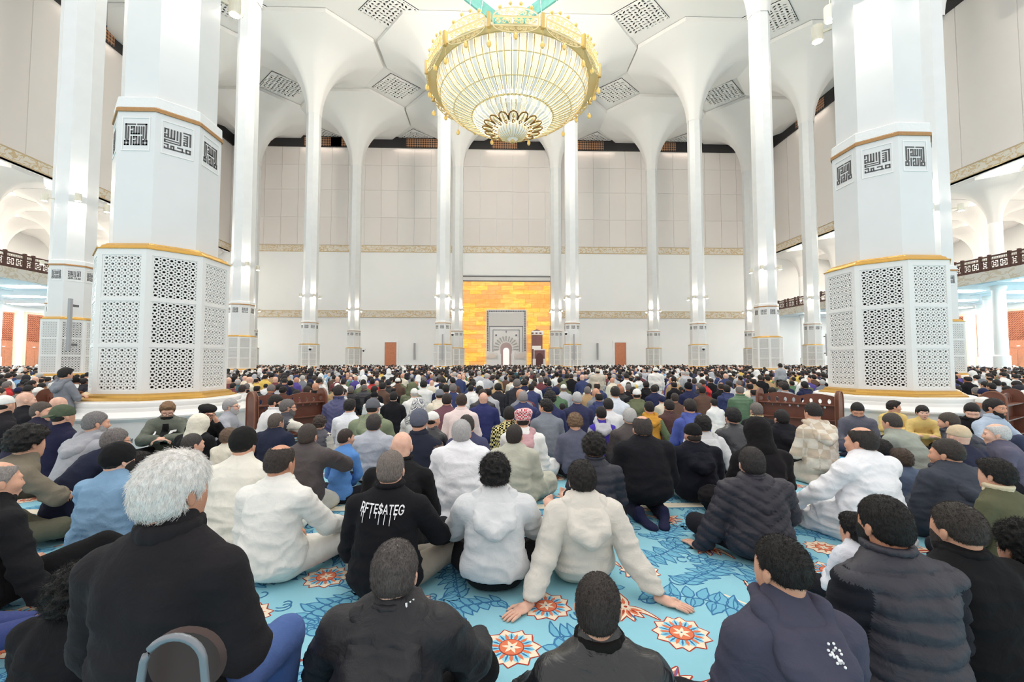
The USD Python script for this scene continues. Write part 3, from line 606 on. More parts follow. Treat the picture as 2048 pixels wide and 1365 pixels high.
class Sdf_:
    """A list of rounded cones and ellipsoids blended smoothly; cuts are applied last."""
    def __init__(s, k=0.04): s.p, s.k, s.cuts, s.lo, s.hi = [], k, [], np.full(3, 9.0), np.full(3, -9.0)
    def _b(s, c, r): s.lo = np.minimum(s.lo, np.asarray(c) - r); s.hi = np.maximum(s.hi, np.asarray(c) + r)
    def cap(s, a, b, ra, rb=None, k=None):
        rb = ra if rb is None else rb; s._b(a, ra); s._b(b, rb); s.p.append(('c', np.array(a, f32), np.array(b, f32), f32(ra), f32(rb), k)); return s
    def ell(s, c, r, rx=0.0, k=None, rz=0.0):
        s._b(c, max(r) * 1.02); s.p.append(('e', np.array(c, f32), np.array(r, f32), math.radians(rx), k, math.radians(rz))); return s
    def cut(s, fn): s.cuts.append(fn); return s
    def __call__(s, X, Y, Z):
        D = None
        for q in s.p:
            if q[0] == 'c':
                _, a, b, ra, rb, k = q; d = b - a; L = float(d @ d) + 1e-9
                x, y, z = X - a[0], Y - a[1], Z - a[2]
                t = np.clip((x * d[0] + y * d[1] + z * d[2]) / f32(L), 0, 1)
                v = np.sqrt((x - t * d[0]) ** 2 + (y - t * d[1]) ** 2 + (z - t * d[2]) ** 2) - (ra + t * (rb - ra))
            else:
                _, c, r, rx, k, rz = q; x, y, z = X - c[0], Y - c[1], Z - c[2]
                if rz: cz, sz = f32(math.cos(rz)), f32(math.sin(rz)); x, y = cz * x + sz * y, -sz * x + cz * y
                if rx: cx_, sx_ = f32(math.cos(rx)), f32(math.sin(rx)); y, z = cx_ * y - sx_ * z, sx_ * y + cx_ * z
                k0 = np.sqrt((x / r[0]) ** 2 + (y / r[1]) ** 2 + (z / r[2]) ** 2); v = (k0 - 1) * f32(min(r)) if False else k0 * (k0 - 1) / (np.sqrt((x / r[0] ** 2) ** 2 + (y / r[1] ** 2) ** 2 + (z / r[2] ** 2) ** 2) + f32(1e-6))
            if D is None: D = v
            else:
                kk = f32(s.k if k is None else k)
                if kk > 0: hh = np.maximum(kk - np.abs(D - v), 0) / kk; D = np.minimum(D, v) - hh * hh * kk * f32(.25)
                else: D = np.minimum(D, v)
        for c in s.cuts: D = c(D, X, Y, Z)
        return D
    def mesh(s, h, pad=None):
        pad = 2.2 * h if pad is None else pad
        return surfnet(s, s.lo - pad, s.hi + pad, h)
def vn(v, f):
    n = np.zeros_like(v); c = np.cross(v[f[:, 1]] - v[f[:, 0]], v[f[:, 2]] - v[f[:, 0]])
    for k in range(3): np.add.at(n, f[:, k], c)
    return n / (np.linalg.norm(n, axis=1, keepdims=True) + 1e-12)
def relax(v, f, it=1, lam=.5):
    e = np.vstack([f[:, [0, 1]], f[:, [1, 2]], f[:, [2, 0]]]); 
    for _ in range(it):
        s = np.zeros_like(v); w = np.zeros(len(v)); np.add.at(s, e[:, 0], v[e[:, 1]]); np.add.at(w, e[:, 0], 1); v = v + lam * (s / np.maximum(w, 1)[:, None] - v)
    return v
def joinm(ms):
    vs, fs, o = [], [], 0
    for v, f in ms: vs.append(v); fs.append(f + o); o += len(v)
    return np.vstack(vs), np.vstack(fs)
def rot3(yaw=0, pitch=0, roll=0):
    """yaw: turn to the right seen from behind; pitch: nod down; roll: tilt to the right"""
    return (R([0, 0, 1], -yaw) @ R([1, 0, 0], -pitch) @ R([0, 1, 0], roll))[:3, :3]

# hands and feet, modelled once (right hand, fingers along +y, palm down)
def hand_mesh(curl, h):
    s = Sdf_(.012)
    s.ell((0, .045, 0), (.040, .050, .014)).cap((0, -.03, .004), (0, .03, .0), .026, .030)
    for i, (x, L) in enumerate(((-.030, .070), (-.010, .078), (.011, .073), (.031, .058))):
        a = np.array((x, .085, 0.0)); ang = 0; p = a; 
        for j, fr in enumerate((.46, .30, .24)):
            ang += curl * (.9, 1.1, .8)[j]
            d = np.array((x * .9 * (1 - curl * .5), math.cos(ang), -math.sin(ang))); d /= np.linalg.norm(d)
            q = p + d * L * fr; s.cap(p, q, .0088 - .0008 * j, .0080 - .0008 * j, k=.005); p = q
    t = [np.array((-.034, .015, -.002)), np.array((-.062, .045, -.008)), np.array((-.070, .075, -.014 - .02 * curl))]
    s.cap(t[0], t[1], .015, .0105, k=.012).cap(t[1], t[2], .0105, .008, k=.006)
    return s.mesh(h)
def foot_mesh(toes, h):
    s = Sdf_(.03)
    s.cap((0, 0, .10), (0, -.005, .06), .040, .042).ell((0, -.035, .035), (.032, .042, .036)).cap((0, .02, .05), (.005, .13, .028), .038, .026).ell((.008, .12, .022), (.044, .065, .02))
    if toes:
        for i, x in enumerate((-.034, -.014, .004, .021, .037)): s.cap((x + .008, .165 - .008 * abs(i - .6), .014), (x * 1.05 + .008, (.205, .203, .196, .187, .174)[i], .012), (.014, .010, .0095, .009, .0085)[i], k=.006)
    else: s.ell((.008, .17, .02), (.038, .045, .018))
    return s.mesh(h)
HANDS = {(c, h): hand_mesh(c, h) for c in (0.08, .55) for h in (.0032, .007)}
FEET = {(t, h): foot_mesh(t, h) for t in (0, 1) for h in (.006, .012)}
def place(m, M3, t, mirror=False):
    v, f = m
    if mirror: v = v * [-1, 1, 1]; f = f[:, ::-1]
    return v @ np.asarray(M3).T + t, f
def frame_y(d, up=(0, 0, 1)):
    d = np.asarray(d, float); d /= np.linalg.norm(d); x = np.cross(d, up); x /= np.linalg.norm(x) + 1e-9; z = np.cross(x, d); return np.stack([x, d, z], 1)

def spine(lean, S, base, slouch=0.0, tl=1.0):
    S = S * tl
    d = lambda a: np.array([0, math.sin(math.radians(a)), math.cos(math.radians(a))])
    p0 = np.array([0, 0, base]); p1 = p0 + .17 * S * d(lean * .5 - slouch * .6); p2 = p1 + .20 * S * d(lean + slouch * .3); p3 = p2 + .17 * S * d(lean * 1.15 + slouch)
    return p0, p1, p2, p3, d
def unit_head_height(pose, lean, slouch, hlean):
    p = spine(lean, 1.0, BASE[pose], slouch); return (p[3] + .14 * p[4](hlean))
BASE = {'cross': .115, 'knees': .115, 'kneel': .22, 'back': .115, 'stool': .50, 'stand': .92, 'side': .115, 'lounge': .115, 'bow': .26, 'legs': .115}

def limbs(pose, S, w, p0, p2, p3, d, lean, arm, reach):
    """arms: {side: (shoulder, elbow, wrist, hand direction)}, legs: {side: (hip, knee, ankle, toe direction)}"""
    A_, L_ = {}, {}
    up = p2 + .09 * S * d(lean)
    for s in (-1, 1):
        a = arm[(s + 1) // 2] if isinstance(arm, (tuple, list)) else arm
        sh = up + np.array([s * .162 * S * w, 0, -.012 * S]); V = lambda x, y, z: np.array([s * x * S, y * S, z * S])
        if a == 'lap': el = sh + V(.055, .05, -.265); wr = np.array([s * .10 * S, p0[1] + .27 * S, p0[2] + .10 * S]); hd = np.array([-s * .8, .6, -.2])
        elif a == 'knee': el = sh + V(.10, .13, -.20); wr = np.array([s * .30 * S, p0[1] + .36 * S, .22 * S]); hd = np.array([s * .1, .8, -.5])
        elif a == 'hug': el = sh + V(.085, .16, -.19); wr = np.array([s * .05 * S, p0[1] + .44 * S, p0[2] + .22 * S]); hd = np.array([-s, .2, -.1])
        elif a == 'back': el = sh + V(.10, -.10, -.25); wr = np.array([sh[0] + s * .20 * S, sh[1] - .23 * S, .035]); hd = np.array([s * .75, -.62, -.02])
        elif a == 'floor': el = sh + V(.10, .02, -.26); wr = np.array([sh[0] + s * .17 * S, sh[1] + .08 * S, .035]); hd = np.array([s * .3, .9, -.02])
        elif a == 'chin': el = sh + V(.05, .17, -.20); wr = p3 + np.array([s * .04 * S, .19 * S, .02 * S]); hd = np.array([-s * .3, -.1, .9])
        elif a == 'out': el = sh + V(.10, .22, -.12); wr = sh + V(.02, .46, -.16); hd = np.array([-s * .3, .9, -.1])
        elif a == 'down': el = sh + V(.05, -.01, -.28); wr = sh + V(.06, .06, -.52); hd = np.array([0, .2, -.98])
        elif a == 'cross': el = sh + V(.06, .10, -.24); wr = np.array([-s * .05 * S, sh[1] + .26 * S, sh[2] - .22 * S]); hd = np.array([-s, .1, .05])
        else: el = sh + V(.07, .12, -.24); wr = np.array([s * .14 * S, p0[1] + .33 * S, p0[2] + .20 * S]); hd = np.array([-s * .5, .8, -.1])
        A_[s] = (sh, el, wr, hd)
        hip = p0 + np.array([s * .09 * S, .02 * S, -.01])
        if pose in ('cross',): kn = p0 + np.array([s * .31 * S, .33 * S, .015]); an = p0 + np.array([-s * .10 * S, .36 * S, -.05]); td = np.array([-s * .9, .2, 0])
        elif pose == 'side': kn = p0 + np.array([.30 * S if s > 0 else .05, .30 * S, .03]); an = p0 + np.array([.34 * S, -.04 + s * .04, -.06]); td = np.array([.6, -.7, 0])
        elif pose in ('knees', 'back'): kn = p0 + np.array([s * .17 * S, .40 * S, .33 * S]); an = p0 + np.array([s * .15 * S, .62 * S, -.05]); td = np.array([s * .15, 1, 0])
        elif pose in ('kneel', 'bow'): kn = p0 + np.array([s * .13 * S, .38 * S, -p0[2] + .07]); an = p0 + np.array([s * .10 * S, -.13 * S, -p0[2] + .06]); td = np.array([-s * .3, -1, 0])
        elif pose == 'stool': kn = p0 + np.array([s * .19 * S, .42 * S, .02]); an = p0 + np.array([s * .18 * S, .40 * S, -p0[2] + .08]); td = np.array([s * .2, 1, 0])
        elif pose == 'legs': kn = p0 + np.array([s * .11 * S, .44 * S, .03]); an = p0 + np.array([s * .05 * S, .84 * S, .02 + .06 * (s > 0)]); td = np.array([s * .12, .55, .85])
        elif pose == 'lounge': kn = p0 + np.array([.30 * S + s * .06, .42 * S, .10 + .05 * s]); an = p0 + np.array([.62 * S + s * .08, .62 * S, -.05]); td = np.array([.6, .8, .2])
        else: kn = p0 + np.array([s * .10 * S, .03, -.43 * S]); an = p0 + np.array([s * .10 * S, 0, -p0[2] + .09]); td = np.array([s * .2, 1, 0])
        L_[s] = (hip, kn, an, td)
    return A_, L_

def head_field(face, neck_lo, S=1.0, beardless=True):
    """Skin of head, ears and neck about the head's centre (face to +y)."""
    s = Sdf_(.022)
    s.ell((0, -.010, .022), (.075, .095, .093)).ell((0, .030, -.030), (.058, .066, .082)).ell((0, .060, -.088), (.028, .026, .022), k=.03)
    s.cap((0, -.022, -.06), neck_lo, .056, .062, k=.03)
    for e in (-1, 1):
        s.ell((e * .0755, -.004, -.010), (.0065, .016, .028), rx=-10, k=.005).ell((e * .0805, -.012, -.002), (.0045, .013, .018), rx=-12, k=.004)
    if face:
        s.cap((0, .086, .014), (0, .104, -.024), .007, .0105, k=.014).ell((.011, .095, -.029), (.007, .009, .006), k=.008).ell((-.011, .095, -.029), (.007, .009, .006), k=.008)
        s.cap((-.045, .077, .026), (.045, .077, .026), .011, k=.014)
        s.ell((0, .092, -.058), (.024, .010, .006), k=.008).ell((0, .090, -.068), (.021, .010, .007), k=.008)
        for e in (-1, 1): s.ell((e * .040, .066, -.020), (.024, .026, .024), k=.03)
        def sockets(D, X, Y, Z):
            for e in (-1, 1):
                q = np.sqrt(((X - e * .032) / 1.25) ** 2 + (Y - .094) ** 2 + ((Z - .006)) ** 2) - f32(.0155); hh = np.maximum(.012 - np.abs(D + q), 0) / .012
                D = np.maximum(D, -q) + hh * hh * f32(.003)
            return D
        s.cut(sockets)
    return s
HAIRLINE = ([-.12, -.06, -.02, .0, .018, .035, .06, .085, .11], [-.060, -.056, -.036, -.012, -.016, .020, .045, .056, .064])
def hair_field(style, seed=0, h=.005):
    th, amp, fr = {'short': (.008, .002, 90), 'buzz': (.004, .001, 120), 'thick': (.015, .005, 60), 'curly': (.024, .012, 55), 'afro': (.038, .014, 48), 'balding': (.007, .002, 80), 'swept': (.018, .007, 36), 'bowl': (.018, .003, 50), 'white': (.019, .004, 60), 'fade': (.008, .002, 80)}[style]
    s = Sdf_(.02); s.ell((0, -.012, .024), (.075 + th, .096 + th, .094 + th))
    s.ell((0, -.042, -.026), (.060 + th * .7, .055 + th * .7, .05), k=.03)
    if style in ('swept', 'thick'): s.ell((.01, .045, .092), (.055, .05, .026), k=.03)
    hy, hz = np.array(HAIRLINE[0]), np.array(HAIRLINE[1]) + (.012 if style == 'balding' else -.006 if style == 'bowl' else 0)
    if style == 'white': hz = hz - np.interp(hy, [-.1, -.02, .0], [.030, .014, .0])
    if style == 'fade': hz = hz + np.interp(hy, [-.1, 0, .1], [.028, .02, 0])
    if style == 'bowl': hz = hz - np.interp(hy, [0, .09], [.0, .022])
    def cut(D, X, Y, Z):
        x, y, z = np.broadcast_arrays(X, Y, Z)
        P = np.stack([x, y, z], -1) * fr + 31 * seed
        D = D - f32(amp) * (meshkit.noise(P, seed) * 2 - 1).astype(f32)
        line = np.interp(np.broadcast_to(y, D.shape), hy, hz).astype(f32) + f32(.004) * (meshkit.noise(P * 1.7, seed + 5) - .5).astype(f32)
        D = D + f32(th * (.35 if style == 'white' else .95)) * np.exp(-np.maximum(Z - line, 0) / f32(.016 if th < .02 else .010))
        D = np.maximum(D, (line - Z) * f32(.85))
        if style in ('white', 'swept', 'thick', 'bowl'):
            D = D - f32(.006) * (meshkit.noise(np.stack([x * 120, y * 120, z * 26], -1) + seed, seed + 9) - .5).astype(f32)
        for e in (-1, 1):                                        # free the ears
            D = np.maximum(D, f32(.024) - np.sqrt((X - e * .090) ** 2 + ((Y + .006) * .9) ** 2 + ((Z + .016) * .72) ** 2))
        if style == 'balding': D = np.maximum(D, f32(.060) - np.sqrt(X ** 2 + ((Y + .005) * .7) ** 2 + (Z - .122) ** 2))
        return D
    s.cut(cut)
    s.lo -= amp; s.hi += amp; return s
def cap_field(kind):
    s = Sdf_(.015)
    if kind == 'beanie':
        s.ell((0, -.012, .034), (.088, .110, .106)); pl = lambda Y: -.012 - .0 + (Y + .0) * .32
        s.cut(lambda D, X, Y, Z: np.maximum(np.maximum(D, pl(Y) - Z), -.004 * 0 - 9))
    elif kind == 'kufi':
        s.ell((0, -.012, .040), (.083, .103, .092)); s.cut(lambda D, X, Y, Z: np.maximum(D, .028 + Y * .18 - Z))
    elif kind == 'ballcap':
        s.ell((0, -.012, .036), (.086, .108, .094)).ell((0, -.125, .012), (.06, .055, .008), rx=-16, k=.008); s.cut(lambda D, X, Y, Z: np.maximum(D, np.where(Y < -.09, -.02, .012 + Y * .12) - Z))
    elif kind == 'fcap':
        s.ell((0, -.012, .036), (.086, .108, .094)).ell((0, .135, .022), (.066, .065, .008), rx=10, k=.008); s.cut(lambda D, X, Y, Z: np.maximum(D, .006 + Y * .02 - Z))
    elif kind == 'beret':
        s.ell((0, -.005, .075), (.108, .122, .055)).ell((-.05, -.10, .05), (.05, .04, .02), k=.02); s.cut(lambda D, X, Y, Z: np.maximum(D, .022 + Y * .2 - Z))
    elif kind == 'wrap':
        s.ell((0, -.010, .055), (.095, .112, .085)).ell((0, -.045, .085), (.098, .09, .052), rx=18).ell((.02, .03, .09), (.09, .08, .05), rx=-20); s.cut(lambda D, X, Y, Z: np.maximum(D, .018 + Y * .25 - Z))
    elif kind == 'hood':
        s = Sdf_(.05); s.ell((0, -.020, .028), (.108, .128, .128)).ell((0, -.055, -.075), (.098, .098, .10)).ell((0, -.075, -.13), (.12, .09, .07))
        s.cut(lambda D, X, Y, Z: np.maximum(D, f32(.083) - np.sqrt((X * .95) ** 2 + ((Y - .10) * .75) ** 2 + (Z * .62 + .015) ** 2)))
    elif kind == 'drape':
        s = Sdf_(.06); s.ell((0, -.015, .030), (.098, .120, .118)).ell((0, -.06, -.07), (.115, .085, .11)).ell((0, -.085, -.19), (.19, .095, .12)).ell((0, -.10, -.30), (.15, .07, .12))
        s.cut(lambda D, X, Y, Z: np.maximum(D, f32(.083) - np.sqrt((X * .95) ** 2 + ((Y - .10) * .75) ** 2 + (Z * .62 + .015) ** 2)))
    return s
def beard_field(th=.010, seed=1):
    s = Sdf_(.02); s.ell((0, .030, -.032), (.058 + th, .066 + th, .084 + th * .5)).ell((0, .060, -.090), (.032 + th, .028 + th, .026 + th * .5), k=.03)
    def cut(D, X, Y, Z):
        D = np.maximum(D, Z - np.where(np.abs(X) > .045, .0, -.048 + .0))        # below the cheeks
        D = np.maximum(D, .008 - Y)
        D = np.maximum(D, f32(.020) - np.sqrt((X * .8) ** 2 + (Y - .10) ** 2 + ((Z + .062) * 1.6) ** 2)); return D
    s.cut(cut); return s

def head_height(o): return unit_head_height(o['pose'], o['lean'], o['slouch'], o['hlean'])

SHAPES = {}
def build_parts(o, h, hh):
    """Meshes of one figure in its own frame: returns {part: (v, f)} ; h, hh: voxel of the clothes and of the head"""
    S, w, t, fat = o['S'], o.get('wide', 1.0), o.get('thick', .018), o.get('fat', 0.0)
    pose, lean, sl = o['pose'], o['lean'], o['slouch']; base = BASE[pose] * (S if pose != 'stool' else 1) if 'base' not in o else o['base']
    p0, p1, p2, p3, d = spine(lean, S, base, sl, o.get('tl', 1.0)); hc = p3 + .14 * S * d(o['hlean'])
    A_, L_ = limbs(pose, S, w, p0, p2, p3, d, lean, o.get('arm', 'lap'), 0)
    out = {}
    HS = o.get('HS', .5 + .5 * S if S < 1 else S)                 # children's heads are relatively bigger
    HR = rot3(o['hyaw'], o['hpitch'], o.get('hroll', 0))
    # --- upper garment
    robe = o.get('robe', False)
    T_ = Sdf_(.05 * S)
    T_.ell(p2 + .01 * d(lean), ((.142 * w + t) * S, (.098 + t) * S + fat * .5, .21 * S), rx=lean + sl * .5).ell(p3 - .075 * S * d(lean), ((.128 * w + t) * S, (.082 + t) * S, .11 * S), rx=lean + sl)
    for e in (-1, 1): T_.ell(p2 + .03 * S * d(lean) + np.array([e * .075 * w, -.055, 0]) * S, (.062 * S, (.040 + t) * S, .10 * S), rx=lean + sl * .6, k=.03)
    T_.ell(p1 + [0, .015 * S, 0], ((.138 * w + t) * S + fat, (.110 + t) * S + fat, .20 * S), rx=lean * .5).ell(p0 + [0, .015, .03], ((.165 * w + t) * S + fat, (.135 + t) * S + fat * .7, .14 * S))
    T_.cap(p3 + .025 * S * d(lean), p3 + .05 * S * d(o['hlean']), (.062 + t * .5) * S, (.060 + t * .5) * S, k=.03)
    sleeve = o.get('sleeve', 1.0)
    for s, (sh, el, wr, hd) in A_.items():
        T_.cap(p3 - .030 * S * d(lean), sh + [0, 0, -.005], (.040 + t * .8) * S, (.046 + t * .8) * S)
        T_.cap(sh, el, (.050 + t) * S, (.043 + t) * S, k=.026 * S)
        if sleeve > .5: T_.cap(el, el + (wr - el) * (.93 if sleeve >= 1 else .5), (.043 + t) * S, (.031 + t * .8) * S, k=.024 * S)
    if robe:
        for s, (hip, kn, an, td) in L_.items(): T_.cap(hip, kn, (.10 + t) * S, (.075 + t) * S).cap(kn, an + (0, 0, .02), (.07 + t) * S, (.05 + t) * S)
        T_.ell(p0 + [0, .16 * S, -.02], (.24 * S, .24 * S, .10 * S))
    hem = o.get('hem', .035)
    if pose == 'stand' and not robe: hem = base - .05 * S
    if pose == 'stool': hem = base - .10
    T_.cut(lambda D, X, Y, Z: np.maximum(D, hem - Z) if not robe else np.maximum(D, .004 - Z))
    rib = o.get('rib'); fold = o.get('fold', .008) * (1.6 if robe else 1)
    v, f = T_.mesh(h)
    n_ = vn(v, f)
    sd = o.get('seed', 0)
    wq = v * 5.0 + sd * 3.1; wv = np.stack([meshkit.noise(wq, sd + 1), meshkit.noise(wq + 9, sd + 2), meshkit.noise(wq + 17, sd + 3)], 1)
    q = (v + .10 * (wv - .5)) * np.array([7.5, 7.5, 13.0]) / S + sd * 7.3
    rdg = (1 - np.abs(2 * meshkit.noise(q, sd) - 1)) ** 2.2 + .5 * (1 - np.abs(2 * meshkit.noise(q * np.array([2.1, 2.1, 1.6]) + 5, sd + 7) - 1)) ** 2
    lowz = np.clip(1.25 - (v[:, 2] - p0[2]) / (.55 * S), .35, 1.2)
    v = v + n_ * ((rdg - .45) * fold * 1.5 * lowz)[:, None]
    cr = np.sin((v[:, 2] + .25 * np.abs(v[:, 0])) * 46 / S + 6 * meshkit.noise(v * 6 + sd)) * np.exp(-((v[:, 2] - p1[2] + .02) / (.10 * S)) ** 2)
    v = v + n_ * (cr * fold * .5)[:, None]
    if rib:
        pit = rib if rib > 0 else -rib
        tt = v[:, 2] + (.0 if rib > 0 else -.55 * np.abs(v[:, 0])) + .012 * meshkit.noise(v * 8)
        ph = np.abs(((tt / pit) % 1) - .5) * 2
        v = v + n_ * (.018 * np.sqrt(np.clip(1 - ph ** 2.4, 0, 1)) - .016)[:, None]
    v[:, 2] = np.maximum(v[:, 2], .003)
    out['top'] = (v, f)
    if o.get('sleevec'):
        def sd(a, b): 
            dd = b - a; q_ = np.clip(((v - a) @ dd) / (dd @ dd), 0, 1); return np.linalg.norm(v - a - q_[:, None] * dd, axis=1)
        m_ = np.zeros(len(v), bool)
        for s, (sh, el, wr, hd) in A_.items(): m_ |= (np.minimum(sd(sh + (el - sh) * .10, el), sd(el, wr)) < (.050 + t + .016) * S) & (s * v[:, 0] > abs(sh[0]) * .93)
        fm = m_[f].sum(1) >= 2
        def sub(fs): u, i_ = np.unique(fs, return_inverse=True); return v[u], i_.reshape(-1, 3)
        out['top'] = sub(f[~fm]); lf = v[f[:, 0], 0] < 0; out['sleeve'], out['sleeve_'] = sub(f[fm & lf]), sub(f[fm & ~lf])
    # --- lower garment
    if not robe:
        B_ = Sdf_(.045 * S); bt = o.get('bthick', .012)
        B_.ell(p0 + [0, .02, .0], ((.158 + bt) * S + fat * .6, (.125 + bt) * S + fat * .5, .115 * S))
        for s, (hip, kn, an, td) in L_.items():
            B_.cap(hip, kn, (.082 + bt) * S, (.058 + bt) * S).cap(kn, an + (kn - an) * .06, (.056 + bt) * S, (.042 + bt) * S, k=.03)
        v, f = B_.mesh(h * 1.1); n_ = vn(v, f); v = v + n_ * ((meshkit.fbm(v * 9 + 3, 3, 3) - .5) * .014)[:, None]; v[:, 2] = np.maximum(v[:, 2], .003); out['bottom'] = (v, f)
    # --- skin: head and neck, inner torso and limbs, hands, feet
    neck_lo = HR.T @ (p3 - .01 * S * d(lean) - hc) / HS
    face = o.get('face', False)
    hm = head_field(face, neck_lo).mesh(hh)
    ms = [(hm[0] * HS @ HR.T + hc, hm[1])]
    inner = Sdf_(.04); inner.cap(p0, p2, .09 * S, .08 * S).cap(p2, p3, .08 * S, .05 * S)
    for s, (sh, el, wr, hd) in A_.items(): inner.cap(p2, sh, .05 * S, .045 * S).cap(sh, el, .044 * S, .036 * S).cap(el, wr, .036 * S, .025 * S)
    for s, (hip, kn, an, td) in L_.items(): inner.cap(p0, hip, .07 * S, .065 * S).cap(hip, kn, .066 * S, .046 * S).cap(kn, an, .046 * S, .034 * S)
    iv = inner.mesh(max(h * 1.5, .012 if o.get('sleeve', 1) < 1 else .018)); iv[0][:, 2] = np.maximum(iv[0][:, 2], .004); ms.append(iv)
    hr = .0032 if hh < .0052 else .007
    for s, (sh, el, wr, hd) in A_.items():
        a = o.get('arm', 'lap'); a = a[(s + 1) // 2] if isinstance(a, (tuple, list)) else a
        flat = a in ('back', 'floor'); M = frame_y(hd); 
        ms.append(place(HANDS[(.08 if flat else .55, hr)], M * S, wr + np.asarray(hd) / np.linalg.norm(hd) * .03 * S - ([0, 0, .013] if flat else [0, 0, 0]), mirror=(s < 0) != False))
    if o.get('foot', 'sock') == 'bare':
        for s, (hip, kn, an, td) in L_.items():
            ms.append(place(FEET[(1, .006 if hh < .0052 else .012)], frame_y(td + np.array([0, 0, o.get('toeup', 0)])) * S, an - [0, 0, .06 * S], mirror=s < 0))
    v, f = joinm(ms); v[:, 2] = np.maximum(v[:, 2], .002); out['body'] = (v, f)
    if o.get('foot', 'sock') != 'bare' and o.get('foot') != 'none':
        v, f = joinm([place(FEET[(0, .006 if hh < .0052 else .012)], frame_y(td) * S, an - [0, 0, .06 * S], mirror=s < 0) for s, (hip, kn, an, td) in L_.items()]); v[:, 2] = np.maximum(v[:, 2], .002); out['socks'] = (v, f)
    tohead = lambda m: (m[0] * HS @ HR.T + hc, m[1])
    hat = o.get('hat')
    if o.get('hair') and hat not in ('hood', 'drape'): 
        hv = hair_field(o['hair'], o.get('seed', 0)).mesh(hh)
        if hat in ('beanie', 'beret', 'wrap', 'ballcap', 'fcap', 'kufi'):
            cc = hv[0] * np.array([.93, .93, .90]) ; hv = (cc, hv[1])
        out['hair'] = tohead(hv)
    if hat:
        m = cap_field(hat).mesh(hh); v = m[0]; n_ = vn(*m); v = v + n_ * ((meshkit.fbm(v * 30 + 2, 2) - .5) * .008)[:, None]; out['hat'] = tohead((v, m[1]))
    if o.get('beard'): out['beard'] = tohead(beard_field(o['beard']).mesh(hh))
    if face:
        ey = trimesh.creation.icosphere(2, .0118); out['eyes'] = tohead(joinm([(np.array(ey.vertices) + [e * .031, .0715, .006], np.array(ey.faces)) for e in (-1, 1)]))
        ir = trimesh.creation.icosphere(1, .0062); out['irises'] = tohead(joinm([(np.array(ir.vertices) * [1, .5, 1] + [e * .031, .0826, .004], np.array(ir.faces)) for e in (-1, 1)]))
        lid = Sdf_(.004)
        for e in (-1, 1): lid.cap((e * .018, .086, .0285), (e * .050, .080, .030), .0038, .003)
        out['eyebrows'] = tohead(lid.mesh(.003))
        if o.get('closed'):
            ld = Sdf_(.003); [ld.ell((e * .031, .0745, .0065), (.0155, .0128, .0125)) for e in (-1, 1)]; m = ld.mesh(.003); out['eyelids'] = tohead(m); out.pop('irises')
        lip = Sdf_(.003); lip.ell((0, .0985, -.0585), (.021, .005, .0036)).ell((0, .0975, -.0665), (.018, .005, .0042)); out['lips'] = tohead(lip.mesh(.003))
    if o.get('glasses'):
        g = []
        for e in (-1, 1):
            ring = np.array([(e * .033 + .026 * math.cos(a), .108 - .006 * math.cos(a) * e, .004 + .019 * math.sin(a)) for a in np.linspace(0, 2 * math.pi, 17)])
            g.append(sweep(ring, .0022, 5)); g.append(sweep([(e * .058, .103, .012), (e * .083, .03, .012), (e * .088, -.012, .006), (e * .088, -.022, -.012)], .0024, 5))
        g.append(sweep([(-.009, .112, .008), (.009, .112, .008)], .0022, 5)); g = cat(g); out['glasses'] = tohead((np.array(g.vertices), np.array(g.faces)))
    col_ = o.get('collar')
    back = lambda dz, dy: p3 + dz * d(lean) + np.array([0, dy, 0])
    if col_ == 'hood':
        H_ = Sdf_(.045 * S); bk = p3 + np.array([0, -(.090 + t) * S, -.025 * S]); dn = np.array([0, -math.sin(math.radians(lean + sl)), -math.cos(math.radians(lean + sl))]); ot = np.array([0, -math.cos(math.radians(lean + sl)), math.sin(math.radians(lean + sl))])
        for e in (-1, 1):
            a1, a2, a3 = p3 + np.array([e * .074, .060, .045]) * S, p3 + np.array([e * .104, -.050, .026]) * S, bk + np.array([e * .080 * S, 0, 0]) + dn * .10 * S + ot * .035 * S
            H_.cap(a1, a2, .024 * S, .030 * S).cap(a2, a3, .032 * S, .034 * S).cap(a3, bk + dn * .150 * S + ot * .045 * S, .034 * S, .038 * S)
        H_.ell(bk + dn * .060 * S + ot * .014 * S, (.116 * S, .042 * S, .095 * S), rx=lean + sl)
        v, f = H_.mesh(max(h * .75, .008)); n_ = vn(v, f); v = v + n_ * ((1 - np.abs(2 * meshkit.noise(v * np.array([16, 16, 22.]) + o.get('seed', 0)) - 1)) ** 2 * .007 - .002)[:, None]; out['hood'] = (v, f)
    if (col_ and col_ != 'hood') or o.get('stand'):
        C_ = Sdf_(.02); ncol = 14; r0 = (.068 + t * .4) * S
        hgt = .075 if col_ == 'high' or o.get('stand') else .04
        for i in range(ncol):
            a0, a1 = 2 * math.pi * i / ncol, 2 * math.pi * (i + 1) / ncol
            for z in (.0, hgt * .6):
                C_.cap(p3 + np.array([r0 * math.cos(a0), r0 * math.sin(a0) * 1.05 - .004, (z + .022) * S]), p3 + np.array([r0 * math.cos(a1), r0 * math.sin(a1) * 1.05 - .004, (z + .022) * S]), .013 * S)
        C_.cut(lambda D, X, Y, Z: D); out['collar'] = C_.mesh(max(h * .7, .006))
    out['_frame'] = (p0, p1, p2, p3, hc, A_, L_)
    return out
